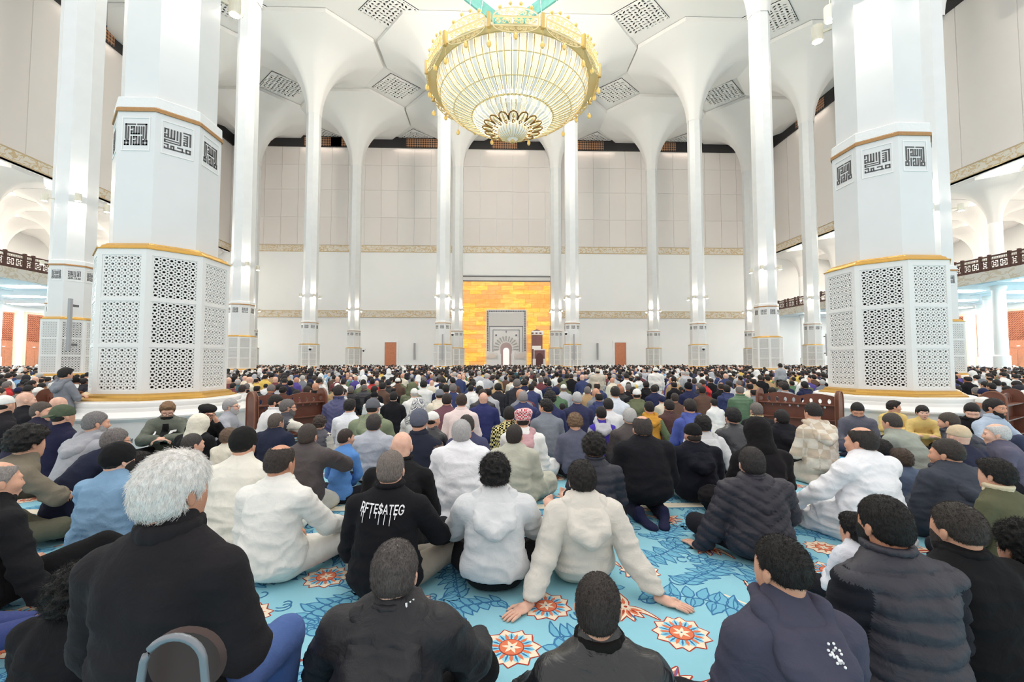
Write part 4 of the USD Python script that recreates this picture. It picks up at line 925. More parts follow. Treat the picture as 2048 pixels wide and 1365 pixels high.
# ------------------------------------------------------------------ wardrobe
def cloth(rgb, kind='cotton'):
    key = f'cloth_{kind}_' + '_'.join(str(int(c)) for c in rgb)
    if key in MATS: return MATS[key]
    c = tuple(lin(rgb)); dk = tuple(np.asarray(c) * .72)
    nodes = {'tc': ('texture_coordinate', {}), 'p': ('principled_bsdf', dict(roughness=.88, sheen_weight=.02, specular_ior_level=.14)), 'b': ('bump', dict(strength=.6, distance=.012)), 'n': ('noise_texture', dict(scale=11.0, detail=6.0, roughness=.6, distortion=1.2)), 'r': ('rgb_ramp', {'ramp': [(.2, tuple(np.asarray(c) * .92)), (.8, tuple(np.clip(np.asarray(c) * 1.06, 0, 1)))]})}
    L = [('tc.object', 'n.vector'), ('n.fac', 'b.height'), ('b.normal', 'p.normal'), ('n.fac', 'r.fac'), ('r.color', 'p.base_color')]
    if kind == 'leather': nodes['p'][1].update(roughness=.33, specular_ior_level=.6, sheen_weight=0.0); nodes['n'][1].update(scale=8.0, detail=4.0); nodes['b'][1].update(strength=.7, distance=.02)
    elif kind == 'nylon': nodes['p'][1].update(roughness=.55, specular_ior_level=.4, sheen_weight=0.0); nodes['b'][1].update(strength=.7, distance=.014)
    elif kind in ('check', 'plaid', 'keffiyeh', 'red_keffiyeh'):
        sc = {'check': 34.0, 'plaid': 9.0, 'keffiyeh': 60.0, 'red_keffiyeh': 55.0}[kind]
        c1, c2 = {'check': ((226, 214, 150), (30, 30, 34)), 'plaid': ((226, 218, 204), (206, 190, 170)), 'keffiyeh': ((240, 240, 238), (96, 100, 108)), 'red_keffiyeh': ((240, 226, 226), (196, 70, 84))}[kind]
        nodes['ck'] = ('checker_texture', dict(scale=sc, color1=tuple(lin(c1)), color2=tuple(lin(c2)))); L = [l for l in L if l[1] != 'p.base_color'] + [('tc.object', 'ck.vector'), ('ck.color', 'p.base_color')]
    MATS[key] = usdkit.material(stage, '/World/Looks/' + key, nodes, L, surface='p.BSDF'); return MATS[key]
def skin(tone=0):
    rgb = [(222, 172, 146), (206, 152, 124), (232, 188, 166), (176, 122, 96), (214, 162, 134)][tone % 5]
    k = f'skin_{tone % 5}'
    if k not in MATS:
        c = lin(rgb)
        MATS[k] = usdkit.material(stage, '/World/Looks/' + k, {'tc': ('texture_coordinate', {}), 'n': ('noise_texture', dict(scale=22.0, detail=4.0)), 'r': ('rgb_ramp', {'ramp': [(.3, tuple(c * (.9, .82, .8))), (.7, tuple(np.clip(c * 1.05, 0, 1)))]}), 'bn': ('noise_texture', dict(scale=260.0, detail=2.0)), 'b': ('bump', dict(strength=.2, distance=.001)),
            'p': ('principled_bsdf', dict(roughness=.5, specular_ior_level=.35, subsurface_weight=0.0))}, [('tc.object', 'n.vector'), ('n.fac', 'r.fac'), ('r.color', 'p.base_color'), ('tc.object', 'bn.vector'), ('bn.fac', 'b.height'), ('b.normal', 'p.normal')], surface='p.BSDF')
    return MATS[k]
def hairmat(rgb):
    k = 'hair_' + '_'.join(str(int(c)) for c in rgb)
    if k not in MATS:
        c = lin(rgb)
        MATS[k] = usdkit.material(stage, '/World/Looks/' + k, {'tc': ('texture_coordinate', {}), 'mp': ('mapping', dict(scale=(1.3, .8, .3))), 'n': ('noise_texture', dict(scale=190.0, detail=4.0, distortion=.5)), 'r': ('rgb_ramp', {'ramp': [(.3, tuple(c * (.55 if c.mean() < .2 else .72))), (.72, tuple(np.clip(c * (1.35 if c.mean() < .2 else 1.15), 0, 1)))]}), 'b': ('bump', dict(strength=.8 if c.mean() < .2 else .35, distance=.005)),
            'p': ('principled_bsdf', dict(roughness=.55, specular_ior_level=.3))}, [('tc.object', 'mp.vector'), ('mp.vector', 'n.vector'), ('n.fac', 'r.fac'), ('r.color', 'p.base_color'), ('n.fac', 'b.height'), ('b.normal', 'p.normal')], surface='p.BSDF')
    return MATS[k]
EYEW = mat('eye_white', (236, 232, 228), .2); IRIS = mat('iris', (44, 30, 24), .2); LIPS = mat('lips', (186, 116, 106), .5); SPEC = mat('spectacle_frame', (28, 28, 32), .3)
DEF = dict(S=1.0, pose='cross', yaw=0, lean=10, slouch=14, hlean=6, hyaw=0, hpitch=4, top=(60, 60, 70), kind='cotton', bottom=(36, 36, 42), hair='short', hc=(40, 35, 33), tone=0)
PEOPLE = []                                     # (x, y) already taken
def voxels(z): return (.011, .0042) if z < 2.0 else (.0135, .005) if z < 3.7 else (.018, .0068) if z < 5.6 else (.024, .009) if z < 9 else (.03, .011)
TOPNAME = lambda o: 'robe' if o.get('robe') else 'puffer_jacket' if o.get('rib') else 'leather_jacket' if o['kind'] == 'leather' else 'hoodie' if o.get('collar') == 'hood' else 'jacket' if o.get('collar') else 'shirt'
def emit_person(o, parts, t):
    sk = skin(o['tone'])
    def put(nm, key, m, sm=True):
        if key in parts: obj(nm, parts[key], m, t, smooth=sm)
    put('body', 'body', sk); put(TOPNAME(o), 'top', cloth(o['top'], o['kind']))
    if 'sleeve' in parts: put('sleeve', 'sleeve', cloth(o['sleevec'])); put('sleeve', 'sleeve_', cloth(o['sleevec']))
    put('trousers', 'bottom', cloth(o['bottom'], o.get('bkind', 'cotton'))); put('socks', 'socks', cloth(o.get('sock', (44, 44, 56))))
    put('hair', 'hair', hairmat(o['hc'])); put({'beanie': 'beanie', 'kufi': 'skullcap', 'ballcap': 'cap', 'fcap': 'cap', 'beret': 'beret', 'wrap': 'head_wrap', 'hood': 'raised_hood', 'drape': 'headscarf'}.get(o.get('hat'), 'hat'), 'hat', cloth(o.get('hatc', (30, 30, 32)), o.get('hatk', 'cotton')))
    put('beard', 'beard', hairmat(o.get('bc', o['hc']))); put('glasses', 'glasses', SPEC); put('eyes', 'eyes', EYEW); put('irises', 'irises', IRIS); put('eyebrows', 'eyebrows', hairmat(o['hc'])); put('eyelids', 'eyelids', sk); put('lips', 'lips', LIPS)
    put('hood', 'hood', cloth(o.get('hoodc', o['top']), o['kind'])); put('collar', 'collar', cloth(o.get('collarc', o['top']), o['kind'] if 'collarc' not in o else 'cotton'))
QUEUE = []
def strands(t, parts, o, z):
    """short hairs on the nearest heads"""
    v, f = parts['hair']; n_ = vn(v, f); r = np.random.default_rng(o['seed']); st = o['hair']
    n = int(4200 if z < 2.3 else 2400 if z < 3.6 else 1300 if z < 4.6 else 700)
    tri = f[r.integers(0, len(f), n)]; w = r.dirichlet((1, 1, 1), n)[:, :, None]; p = (v[tri] * w).sum(1); d = (n_[tri] * w).sum(1); d /= np.linalg.norm(d, axis=1, keepdims=True) + 1e-9
    L = {'buzz': .005, 'fade': .008, 'short': .011, 'balding': .010, 'curly': .016, 'afro': .018, 'white': .022}.get(st, .016) * r.uniform(.6, 1.3, n)
    fl = r.normal(0, 1, (n, 3)) if st in ('curly', 'afro') else np.array([0, -.5, -1.0]) + r.normal(0, .35, (n, 3))
    fl = fl - d * (fl * d).sum(1, keepdims=True); fl /= np.linalg.norm(fl, axis=1, keepdims=True) + 1e-9
    s_ = np.linspace(0, 1, 4)[None, :, None]; a = .75 if st in ('buzz', 'curly', 'afro', 'fade') else .38
    P = p[:, None] - d[:, None] * .001 + L[:, None, None] * (d[:, None] * s_ * a + fl[:, None] * s_ ** 1.5 * (1 - a * .4))
    c = UsdGeom.BasisCurves.Define(stage, path_of(t) + '/hair_strands'); c.CreateTypeAttr('linear'); c.CreateCurveVertexCountsAttr(Vt.IntArray([4] * n)); c.CreatePointsAttr(Vt.Vec3fArray.FromNumpy(P.reshape(-1, 3).astype(np.float32)))
    c.CreateWidthsAttr(Vt.FloatArray.FromNumpy(np.tile(np.array([.0011, .0010, .0008, .0004], np.float32) * (1 if z < 4 else 1.5), n))); c.SetWidthsInterpolation('vertex')
    UsdShade.MaterialBindingAPI.Apply(c.GetPrim()).Bind(hairmat(o['hc'])); setd(c, kind='stuff')
def person(label, hx, hy, z, group=None, key=None, **kw): QUEUE.append([label, hx, hy, z, group, key, kw])
BUILT = {}
def settle():
    """Push figures that would sit inside one another apart, along their lines of sight."""
    n = len(QUEUE); z0 = np.array([q[3] for q in QUEUE], float); z = z0.copy()
    yw = np.radians([q[6].get('yaw', 0) for q in QUEUE]); r = np.array([.365 * q[6].get('S', 1) for q in QUEUE]); fw = np.array([.0 if q[6].get('pose') in ('stand', 'stool', 'kneel') else .02 for q in QUEUE])
    lock = np.array([q[3] < 2.3 or bool(q[6].get('lock')) for q in QUEUE])
    for it in range(160):
        X = np.array([at_y(q[1], q[2], zz) for q, zz in zip(QUEUE, z)])[:, :2] + fw[:, None] * np.c_[np.sin(yw), np.cos(yw)]
        for i in range(n):
            for j in range(i):
                dv = X[i] - X[j]; g = (r[i] + r[j]) * .95 - math.hypot(*dv)
                if g > 0:
                    st = min(g, .08) * .35 * (1 if z[i] >= z[j] else -1); z[i] += st; z[j] -= st
        z = np.where(lock, z0, np.clip(z, z0 * .88, z0 * 1.16))
    for q, zz in zip(QUEUE, z): q[3] = float(zz)
def build_people():
    settle()
    for label, hx, hy, z, group, key, kw in QUEUE: BUILT[key or label] = make_person(label, hx, hy, z, group, **kw)
def make_person(label, hx, hy, z, group=None, **kw):
    """A figure whose head centre is seen at the picture point hx, hy at depth z."""
    o = dict(DEF); o.update(kw); o.setdefault('seed', len(PEOPLE) + 1)
    P = at_y(hx, hy, z); S = o['S']; b = o.get('base', BASE[o['pose']] * (S if o['pose'] != 'stool' else 1)); 
    p = spine(o['lean'], S, b, o['slouch']); up = (p[3] + .14 * S * p[4](o['hlean']))
    tl = (P[2] - b - .14 * S * math.cos(math.radians(o['hlean']))) / max(.2, p[3][2] - b)
    o['tl'] = float(np.clip(tl, .70, 1.3))
    h, hh = voxels(z); o['z'] = z
    if not o.get('face') and abs(((o['yaw'] + o['hyaw'] + 180) % 360) - 180) > 24: o['face'] = True
    if o.get('face'): hh = min(hh, .0055)
    parts = build_parts(o, h, hh); fr = parts.pop('_frame'); hc = fr[4]
    a = math.radians(-o['yaw']); off = np.array([math.cos(a) * hc[0] - math.sin(a) * hc[1], math.sin(a) * hc[0] + math.cos(a) * hc[1]])
    t = thing('person', label, 'person', (P[0] - off[0], P[1] - off[1], 0), -o['yaw'], group=group)
    emit_person(o, parts, t)
    if z < 6.3 and 'hair' in parts and not o.get('hat'): strands(t, parts, o, z)
    PEOPLE.append((P[0] - off[0], P[1] - off[1]))
    return t, o, parts, fr
def on_back(parts, xs, zs, lift=.004, front=False):
    from scipy.spatial import cKDTree
    v, f = parts['top']; n_ = vn(v, f); m = (n_[:, 1] > .15) if front else (n_[:, 1] < -.15)
    k = cKDTree(v[m][:, [0, 2]]); d, i = k.query(np.c_[xs, zs], k=6); w = 1 / (d + .004); y = (v[m][:, 1][i] * w).sum(1) / w.sum(1)
    return y + (lift if front else -lift)
# ------------------------------------------------------------------ the people one can tell apart, from the camera towards the columns
P_ = person
W_ = (238, 237, 232); BK = (26, 26, 29)
P_('white haired man in a black coat sitting on the chair, nearest person at the left', 352, 985, 1.5, S=1.0, pose='stool', base=0.36, yaw=2, lean=4, slouch=8, hyaw=18, hair='white', hc=(232, 228, 224), top=(36, 34, 37), bottom=(84, 108, 164), collar='low', wide=1.12, thick=0.024, tone=1)
P_('man in a black tracksuit top with three white stripes on the collar, front centre left', 790, 1150, 1.78, pose='cross', arm='knee', S=1.05, hpitch=12, wide=1.08, lean=14, slouch=16, hair='short', hc=(84, 78, 76), top=(30, 29, 34), kind='nylon', bottom=BK, collar='hood', thick=.027, fold=.012, tone=2, key='F1', stand=True)
P_('boy in a shiny black leather jacket, lowest head at the front centre', 1196, 1216, 1.5, S=0.84, pose='cross', arm='hug', wide=1.12, hyaw=16, hair='buzz', hc=(52, 45, 42), top=(24, 24, 27), kind='leather', collar='low', thick=.028, fold=.016, collarc=(20, 20, 20))
P_('boy in a slate hooded sweatshirt with silver dots on the hood, front right', 1560, 1140, 1.62, S=.95, yaw=0, hyaw=-20, hair='fade', hc=(30, 27, 26), top=(70, 70, 86), collar='hood', wide=1.05, thick=.03, fold=.012, tone=4, key='F3')
P_('bearded man in a quilted black vest, front right beside the slate hoodie', 1766, 1052, 1.92, S=1.05, pose='cross', yaw=0, hyaw=-6, hair='short', hc=(28, 25, 24), beard=.009, top=(50, 49, 58), kind='nylon', rib=.078, collar='high', wide=1.12, thick=0.026, tone=1, sleevec=(32, 33, 40))
P_('man with shaved nape in a plain black sweater, front row far right', 1912, 1062, 2.05, S=1.05, pose='cross', yaw=0, hyaw=-8, hair='fade', hc=(58, 52, 48), beard=.006, top=(24, 24, 26), collar='high', wide=1.1, thick=.024, tone=4)
P_('black curly head cut by the right edge of the photo in the front row', 2046, 1112, 2.05, S=.95, pose='cross', hair='curly', hc=(24, 22, 22), top=BK, tone=1)
P_('small boy in a white shirt, head hidden against the bearded man in the quilted vest', 1712, 1112, 2.45, S=.72, hair='thick', hc=(24, 22, 22), top=(226, 228, 236), hyaw=-15)
P_('curly black haired boy in a black jacket half hidden behind the white haired man', 168, 1196, 1.95, S=.82, hyaw=18, hair='afro', hc=(26, 24, 23), top=BK, collar='low', wide=1.25, thick=.027, pose='cross', lean=16)
P_('man in a blue shirt and black beanie, behind the white haired man', 238, 922, 3.3, S=1.05, yaw=4, hyaw=20, hat='beanie', beard=.008, hc=(44, 38, 36), top=(130, 164, 194), bottom=(110, 140, 170), collar='low', collarc=(96, 98, 104), fat=.02, wide=1.05, fold=.011, tone=2)
P_('grey haired man with glasses in a navy sweater leaning right, left of the cream robe', 232, 884, 4.25, S=1.05, yaw=26, hyaw=6, lean=34, hlean=20, hair='short', hc=(120, 114, 112), glasses=True, top=(36, 40, 60), fat=.02, pose='cross', arm='knee')
P_('grey bearded man in a light grey hooded sweatshirt, profile to the right', 193, 848, 4.7, S=1.05, yaw=12, hyaw=26, lean=22, hair='short', hc=(126, 122, 122), beard=.010, bc=(170, 168, 168), top=(166, 166, 172), collar='hood', wide=1.05)
P_('man in a dark navy jersey with a green cap worn backwards', 127, 834, 5.0, S=1.08, yaw=4, hyaw=14, hat='ballcap', hatc=(84, 94, 76), hair='buzz', top=(36, 36, 60), wide=1.1)
P_('young man with black curls in a khaki shirt sitting cross legged at the left', 57, 888, 4.3, S=1.08, yaw=22, hyaw=-4, lean=26, pose='cross', arm='hug', hair='afro', hc=(30, 27, 26), top=(128, 119, 104), bottom=(98, 96, 80), fold=.012, wide=1.05)
P_('balding man in black lounging at the left edge with one leg out', -4, 965, 2.9, S=1.05, yaw=10, hyaw=18, pose='lounge', arm=('lap', 'floor'), hair='balding', hc=(150, 142, 138), top=(30, 30, 33), bottom=(24, 24, 26), collar='low', wide=1.1, fold=.011)
P_('dark haired child between the blue shirt and the white haired man', 276, 930, 3.7, S=.78, hyaw=20, hair='thick', hc=(34, 30, 29), top=(42, 42, 48))
P_('person outside the left edge whose crossed bare feet reach into the picture', -330, 1120, 2.15, S=1.0, pose='legs', yaw=76, lean=-8, arm='back', foot='bare', bottom=(58, 68, 116), top=(60, 66, 110), hair='short', hyaw=0)
P_('young blond man in an olive bomber jacket and glasses leaning on the left column', 335, 822, 6.95, S=1.08, yaw=152, hyaw=-8, hpitch=26, pose='cross', arm='hug', hair='swept', hc=(134, 104, 76), glasses=True, closed=True, top=(96, 102, 90), kind='nylon', bottom=(28, 28, 32), collar='low', collarc=(34, 34, 34), lean=2, slouch=10, tone=2, thick=.03)
P_('person in black with a beret, glasses and chin on hand by the left column', 414, 828, 6.6, S=1.02, yaw=120, hyaw=0, hpitch=14, arm=('chin', 'lap'), pose='knees', hat='beret', hatc=(34, 33, 34), hair='bowl', hc=(30, 27, 26), glasses=True, top=(34, 34, 36), lean=10)
P_('person in a black coat with a raised cream hood seen from behind', 400, 852, 5.5, S=1.02, yaw=12, hat='hood', hatc=(232, 227, 210), top=(28, 28, 31), lean=18, wide=1.12, thick=.028)
P_('grey bearded man in a pale grey sweater beside the brown bookcase, facing right', 462, 814, 6.9, S=1.08, yaw=78, hyaw=-4, hair='short', hc=(168, 166, 166), beard=.014, bc=(190, 188, 188), glasses=True, top=(176, 178, 186), bottom=(226, 224, 216), pose='cross', arm='knee', lean=0, tone=2)
P_('light brown haired boy in a cream top, right of the cream hood', 458, 876, 5.0, S=.82, hair='thick', hc=(112, 92, 76), top=(234, 228, 210), yaw=15)
P_('man in a wide cream robe and black beanie, left of the white shirted man', 488, 890, 4.2, S=1.08, yaw=-6, robe=True, hat='beanie', hatc=(34, 34, 34), hc=(40, 36, 34), hair='short', top=(238, 234, 222), wide=1.12, fat=.02, hyaw=10)
P_('man in a pale grey jacket bending forward behind the white hair', 386, 890, 4.3, S=1.0, yaw=24, lean=34, hair='buzz', hc=(72, 68, 66), top=(200, 202, 208), collar='low', hyaw=10)
P_('large man in a white shirt and white trousers sitting cross legged, left centre', 562, 927, 3.2, S=1.1, yaw=6, hyaw=9, hair='balding', hc=(64, 56, 52), top=(240, 238, 232), bottom=(236, 233, 226), arm=('lap', 'knee'), collar='low', wide=1.04, fat=.02, lean=6, fold=.010, foot='bare', tone=1)
P_('man in a dark brown rain jacket with an arm stretched right', 616, 880, 4.35, S=1.05, pose='kneel', hair='buzz', hc=(72, 64, 60), top=(72, 64, 65), kind='nylon', bottom=(216, 212, 202), arm=('lap', 'out'), collar='low', wide=1.1, hem=.02, yaw=2, lean=16, thick=.027)
P_('man with cropped hair and glasses in a navy jersey left of the brown rain jacket', 553, 846, 5.1, S=1.05, hair='buzz', hc=(96, 86, 80), glasses=True, top=(42, 47, 66), yaw=5, hyaw=16, wide=1.1)
P_('grey haired man in a dark quilted vest with cream sleeves', 576, 816, 6.2, S=1.05, yaw=30, hyaw=26, lean=20, hair='short', hc=(112, 108, 106), beard=.010, glasses=True, top=(70, 72, 80), rib=.07, arm=('lap', 'out'), kind='nylon', sleevec=(232, 228, 216))
P_('black bearded man in a white tracksuit jacket beside the brown bookcase', 552, 806, 6.8, S=1.05, yaw=40, hyaw=30, hair='short', hc=(38, 34, 33), beard=.013, top=(232, 232, 232), collar='high', lean=14, hpitch=16)
P_('child with dark curls in a grey quilted vest', 640, 848, 5.5, S=.82, hair='curly', hc=(66, 54, 48), top=(88, 86, 94), rib=.06, kind='nylon', sleevec=(216, 208, 198))
P_('little boy in a bright blue shirt looking right', 692, 876, 5.0, S=.72, hyaw=38, hair='buzz', hc=(64, 54, 50), top=(98, 148, 214), lean=20)
P_('man in a pale grey jacket leaning back on one arm, next to the blue boy', 748, 850, 5.2, S=1.08, yaw=-4, arm=('lap', 'back'), hair='short', hc=(66, 62, 60), top=(184, 188, 198), kind='nylon', bottom=(30, 30, 34), lean=0, wide=1.05, fold=.011)
P_('man in an olive green hooded jacket and grey cap', 746, 817, 6.1, S=1.1, yaw=4, hat='fcap', hatc=(104, 106, 112), hair='buzz', top=(124, 134, 106), collar='hood', wide=1.2, fat=.03, kind='nylon', thick=.027)
P_('young man in a white shirt left of the olive jacket', 700, 815, 6.5, S=1.02, hair='thick', hc=(36, 33, 33), top=(232, 236, 242), collar='low', yaw=4)
P_('man in a navy quilted jacket with chevron stitching near the left column', 678, 785, 7.9, S=1.06, hair='short', hc=(46, 40, 40), top=(74, 76, 114), rib=-.07, kind='nylon', collar='high')
P_('man in a black jersey with white dripping letters across the back', 782, 941, 2.95, S=1.08, yaw=2, arm=('lap', 'knee'), hair='buzz', hc=(122, 112, 106), top=(27, 27, 31), bottom=(150, 142, 130), collar='high', wide=1.10, fat=.015, lean=8, tone=2, foot='none', key='RFT', lock=True)
P_('shaven headed man in black bending forward, right behind the dripping letters', 804, 895, 3.95, S=1.05, lean=30, hair=None, top=(27, 27, 30), collar='high', wide=1.15, foot='bare', hpitch=18, tone=2)
P_('man in a navy quilted vest with brown sleeves and a grey wool cap', 839, 845, 4.85, S=1.06, hat='beanie', hatc=(98, 102, 116), hc=(60, 54, 52), top=(40, 44, 57), wide=1.08, collar='low', hyaw=12, sleevec=(122, 104, 96))
P_('child in a black jacket with a white skullcap', 866, 842, 5.3, S=.82, hat='kufi', hatc=W_, hyaw=36, top=(34, 34, 40), kind='leather', hair='buzz')
P_('person under a white and grey patterned headscarf', 838, 815, 6.2, S=1.05, hat='drape', hatc=W_, hatk='keffiyeh', top=(230, 230, 230), robe=True)
P_('man in a maroon sweater left of the pink shirt', 894, 802, 7.0, S=1.05, hair='short', hc=(50, 42, 40), top=(118, 82, 92), wide=1.1)
P_('man in a pale pink shirt in the middle of the crowd front', 923, 804, 6.4, S=1.08, hair='short', hc=(66, 54, 48), top=(238, 220, 216), wide=1.1, collar='low', tone=2)
P_('nearly bald man in a navy zip jacket right of the pink shirt', 967, 799, 7.1, S=1.06, hair=None, top=(54, 58, 104), wide=1.15, collar='low', tone=2)
P_('man in a blue grey suit jacket propped on his right arm', 934, 852, 5.0, S=1.05, yaw=-8, arm=('lap', 'back'), lean=0, hair='short', hc=(62, 58, 57), top=(76, 78, 106), collar='low', hroll=-6)
P_('grey haired man in a white robe, centre left of the carpet', 923, 883, 4.15, S=1.1, robe=True, hair='short', hc=(178, 176, 176), top=(240, 240, 244), collar='low', wide=1.08, fat=.02, pose='kneel')
P_('young man with black curls in a white hooded sweatshirt, centre of the carpet', 990, 950, 3.05, S=1.05, pose='cross', arm='hug', hair='curly', hc=(26, 24, 24), top=(218, 220, 222), bottom=(28, 28, 31), collar='hood', wide=1.1, thick=.03, hem=.10, tone=4, foot='none', lock=True)
P_('young man in a beige hooded sweatshirt leaning back on both hands', 1163, 972, 3.05, S=1.06, pose='legs', arm='back', lean=-6, slouch=22, hlean=12, hair='thick', hc=(38, 34, 33), top=(222, 216, 206), bottom=(206, 198, 184), collar='hood', wide=1.06, thick=.026, hem=.06, tone=2, foot='bare', yaw=-3, lock=True, toeup=0.2)
P_('man in a black and yellow houndstooth jacket', 1019, 831, 5.5, S=1.02, yaw=12, hair='short', hc=(40, 37, 36), top=(200, 190, 130), kind='check', collar='low')
P_('man with a red and white head wrap in a white robe', 1046, 842, 5.0, S=1.08, robe=True, hat='wrap', hatc=(220, 120, 130), hatk='red_keffiyeh', top=(242, 241, 238), wide=1.1, collar='hood', hoodc=(206, 164, 168), hair='buzz', yaw=6)
P_('young man in a grey jersey sitting upright right of the head wrap', 1092, 816, 6.1, S=1.05, hair='thick', hc=(34, 32, 33), top=(130, 136, 146), yaw=-4, hyaw=-34, lean=16)
P_('man in a sage green robe behind the white hoodie', 1029, 889, 4.35, S=1.1, robe=True, hair='buzz', hc=(54, 48, 46), top=(190, 190, 175), yaw=6, hyaw=8, collar='low')
P_('brown curly haired youth in a slate jacket looking down', 1150, 848, 5.2, S=1.02, hair='curly', hc=(122, 98, 76), top=(98, 100, 118), hpitch=18, collar='low')
P_('child in a purple vest with a grey hood', 1202, 829, 5.9, S=.86, hair='short', hc=(36, 33, 33), top=(76, 62, 170), collar='hood', hoodc=(196, 196, 202), sleevec=(196, 196, 202))
P_('boy with a big black afro in a black quilted jacket', 1188, 898, 4.0, S=.9, hair='afro', hc=(34, 30, 28), top=(44, 46, 57), rib=.075, kind='nylon', collar='high', wide=1.15, thick=.027)
P_('bald crowned man in a black overcoat kneeling in navy socks', 1284, 866, 4.6, S=1.12, pose='kneel', hair='balding', hc=(66, 60, 58), top=(31, 31, 36), bottom=(38, 40, 58), collar='low', wide=1.12, fat=.02, thick=.03, sock=(40, 42, 70))
P_('white haired man in a dark brown jacket behind the black overcoat', 1259, 836, 5.5, S=1.05, hair='short', hc=(186, 184, 182), top=(68, 60, 60), collar='low', wide=1.15, kind='nylon')
P_('man in a black hooded coat and black skullcap right of the overcoat', 1385, 876, 4.6, S=1.08, hat='kufi', hatc=(34, 33, 35), hc=(60, 54, 52), hair='buzz', top=(29, 30, 40), bottom=(158, 154, 146), collar='hood', wide=1.18, thick=.027)
P_('man in a pale hooded sweatshirt with his right hand on the carpet', 1405, 852, 5.2, S=1.06, yaw=4, arm=('lap', 'back'), hair='thick', hc=(32, 30, 30), top=(208, 208, 210), collar='hood', lean=4)
P_('man in a black leather jacket in front of the royal blue hoodie', 1465, 836, 5.6, S=1.06, hair='thick', hc=(34, 32, 33), top=(46, 46, 52), kind='leather', collar='low', wide=1.1)
P_('person in a black coat with the black hood up, left of the plaid hoodie', 1513, 868, 4.7, S=1.06, hat='hood', hatc=(30, 28, 30), top=(29, 27, 30), wide=1.12, thick=.028, robe=True)
P_('grey haired man in black with a beige scarf, behind the raised black hood', 1512, 822, 6.0, S=1.06, hair='short', hc=(116, 110, 106), top=(36, 36, 40), collar='high', collarc=(206, 190, 150), wide=1.1)
P_('man in a thick black hooded parka left of the plaid hoodie', 1562, 838, 5.7, S=1.06, hair='short', hc=(40, 37, 38), top=(32, 32, 38), collar='hood', wide=1.15, thick=.028)
P_('man in a quilted black vest leaning on his left hand, right centre', 1503, 934, 3.4, S=1.1, yaw=6, hyaw=4, arm=('floor', 'knee'), hair='short', hc=(50, 46, 46), top=(44, 42, 52), rib=-.075, kind='nylon', collar='high', wide=1.08, fat=.015, thick=.032, tone=2)
P_('child in a mustard vest with green sleeves', 1298, 817, 6.2, S=.84, hair='short', hc=(34, 32, 32), top=(208, 152, 62), collar='hood', arm=('lap', 'back'), sleevec=(112, 128, 94))
P_('man in a royal blue hooded sweatshirt', 1379, 815, 6.1, S=1.05, hair='short', hc=(48, 43, 42), top=(84, 98, 168), collar='hood', wide=1.1)
P_('man in a dark brown jacket right of the mustard vest', 1338, 814, 6.5, S=1.0, hair='short', hc=(46, 42, 42), top=(88, 66, 64), collar='low')
P_('man in a plain white shirt left of the mustard vest', 1216, 812, 6.6, S=1.02, hair='short', hc=(42, 38, 38), top=(232, 232, 234))
P_('man in a pale blue robe behind the plain white shirt', 1230, 787, 8.0, S=1.06, hair='short', hc=(46, 42, 42), top=(216, 224, 234), robe=True)
P_('grey haired man in a navy jacket between the grey jersey and the slate jacket', 1154, 799, 7.2, S=1.08, hair='short', hc=(190, 190, 190), top=(56, 58, 88), wide=1.15)
P_('grey haired man in a blue work jacket behind the head wrap', 1046, 797, 7.6, S=1.06, hair='short', hc=(150, 146, 146), top=(64, 70, 110), wide=1.1)
P_('man with bushy black hair in a navy tracksuit behind the grey jersey', 1100, 799, 7.2, S=1.04, hair='curly', hc=(36, 33, 34), top=(54, 58, 92))
P_('youth in a cream plaid hooded shirt kneeling near the right column', 1625, 827, 5.5, S=1.06, pose='kneel', hair='fade', hc=(48, 43, 42), top=(226, 218, 204), kind='plaid', bottom=(214, 206, 192), collar='hood', yaw=-4, hem=.02)
P_('man in a dark patterned jacket dozing against the right column and the bookcase', 1715, 822, 7.0, S=1.08, yaw=-150, hpitch=32, closed=True, hair='short', hc=(36, 34, 34), top=(88, 88, 102), bottom=(76, 76, 92), kind='nylon', collar='high', lean=0, tone=1, pose='cross')
P_('boy in a yellow jacket turning his face away beside the right column', 1788, 815, 7.15, S=.88, yaw=-160, hyaw=-80, hair='thick', hc=(44, 38, 36), top=(230, 200, 128), pose='cross', arm='cross', lean=8)
P_('boy in a yellow jacket facing us with folded arms at the right column', 1845, 826, 7.0, S=.86, yaw=-146, hyaw=-8, hair='bowl', hc=(40, 36, 35), top=(230, 200, 128), pose='cross', arm='cross', lean=12, tone=2)
P_('man in a sage sweatshirt slumped forward in front of the yellow boys', 1783, 847, 5.3, S=1.06, lean=34, yaw=-14, hair='buzz', hc=(72, 66, 62), top=(158, 164, 154), pose='cross', arm='lap', wide=1.1, hpitch=14)
P_('man in a black padded jacket slumped forward, right of the sage sweatshirt', 1897, 845, 5.5, S=1.06, lean=34, yaw=-30, hair='buzz', hc=(78, 70, 64), top=(48, 52, 64), collar='hood', kind='nylon', pose='cross', arm='knee', wide=1.12, thick=.027, hpitch=14)
P_('bearded man in a black hooded sweatshirt looking down, facing us at the right', 1944, 824, 6.5, S=1.08, yaw=-150, hpitch=30, hyaw=10, closed=True, hair='short', hc=(34, 31, 30), beard=.008, top=(32, 32, 34), collar='hood', lean=8, tone=2)
P_('bearded man in a pale blue shirt looking right at the right column', 1990, 817, 6.4, S=1.08, yaw=176, hyaw=-10, hair='short', hc=(40, 36, 35), beard=.007, top=(180, 194, 212), collar='low', bottom=(60, 66, 88), lean=0, tone=1, arm='knee', pose='knees')
P_('big man in a long white robe kneeling at the right of the open carpet', 1722, 890, 3.7, S=1.1, pose='kneel', robe=True, yaw=-8, hyaw=-18, hair='balding', hc=(52, 47, 45), top=(242, 242, 245), wide=1.14, fat=.03, collar='low', lean=6, fold=.010, arm='knee')
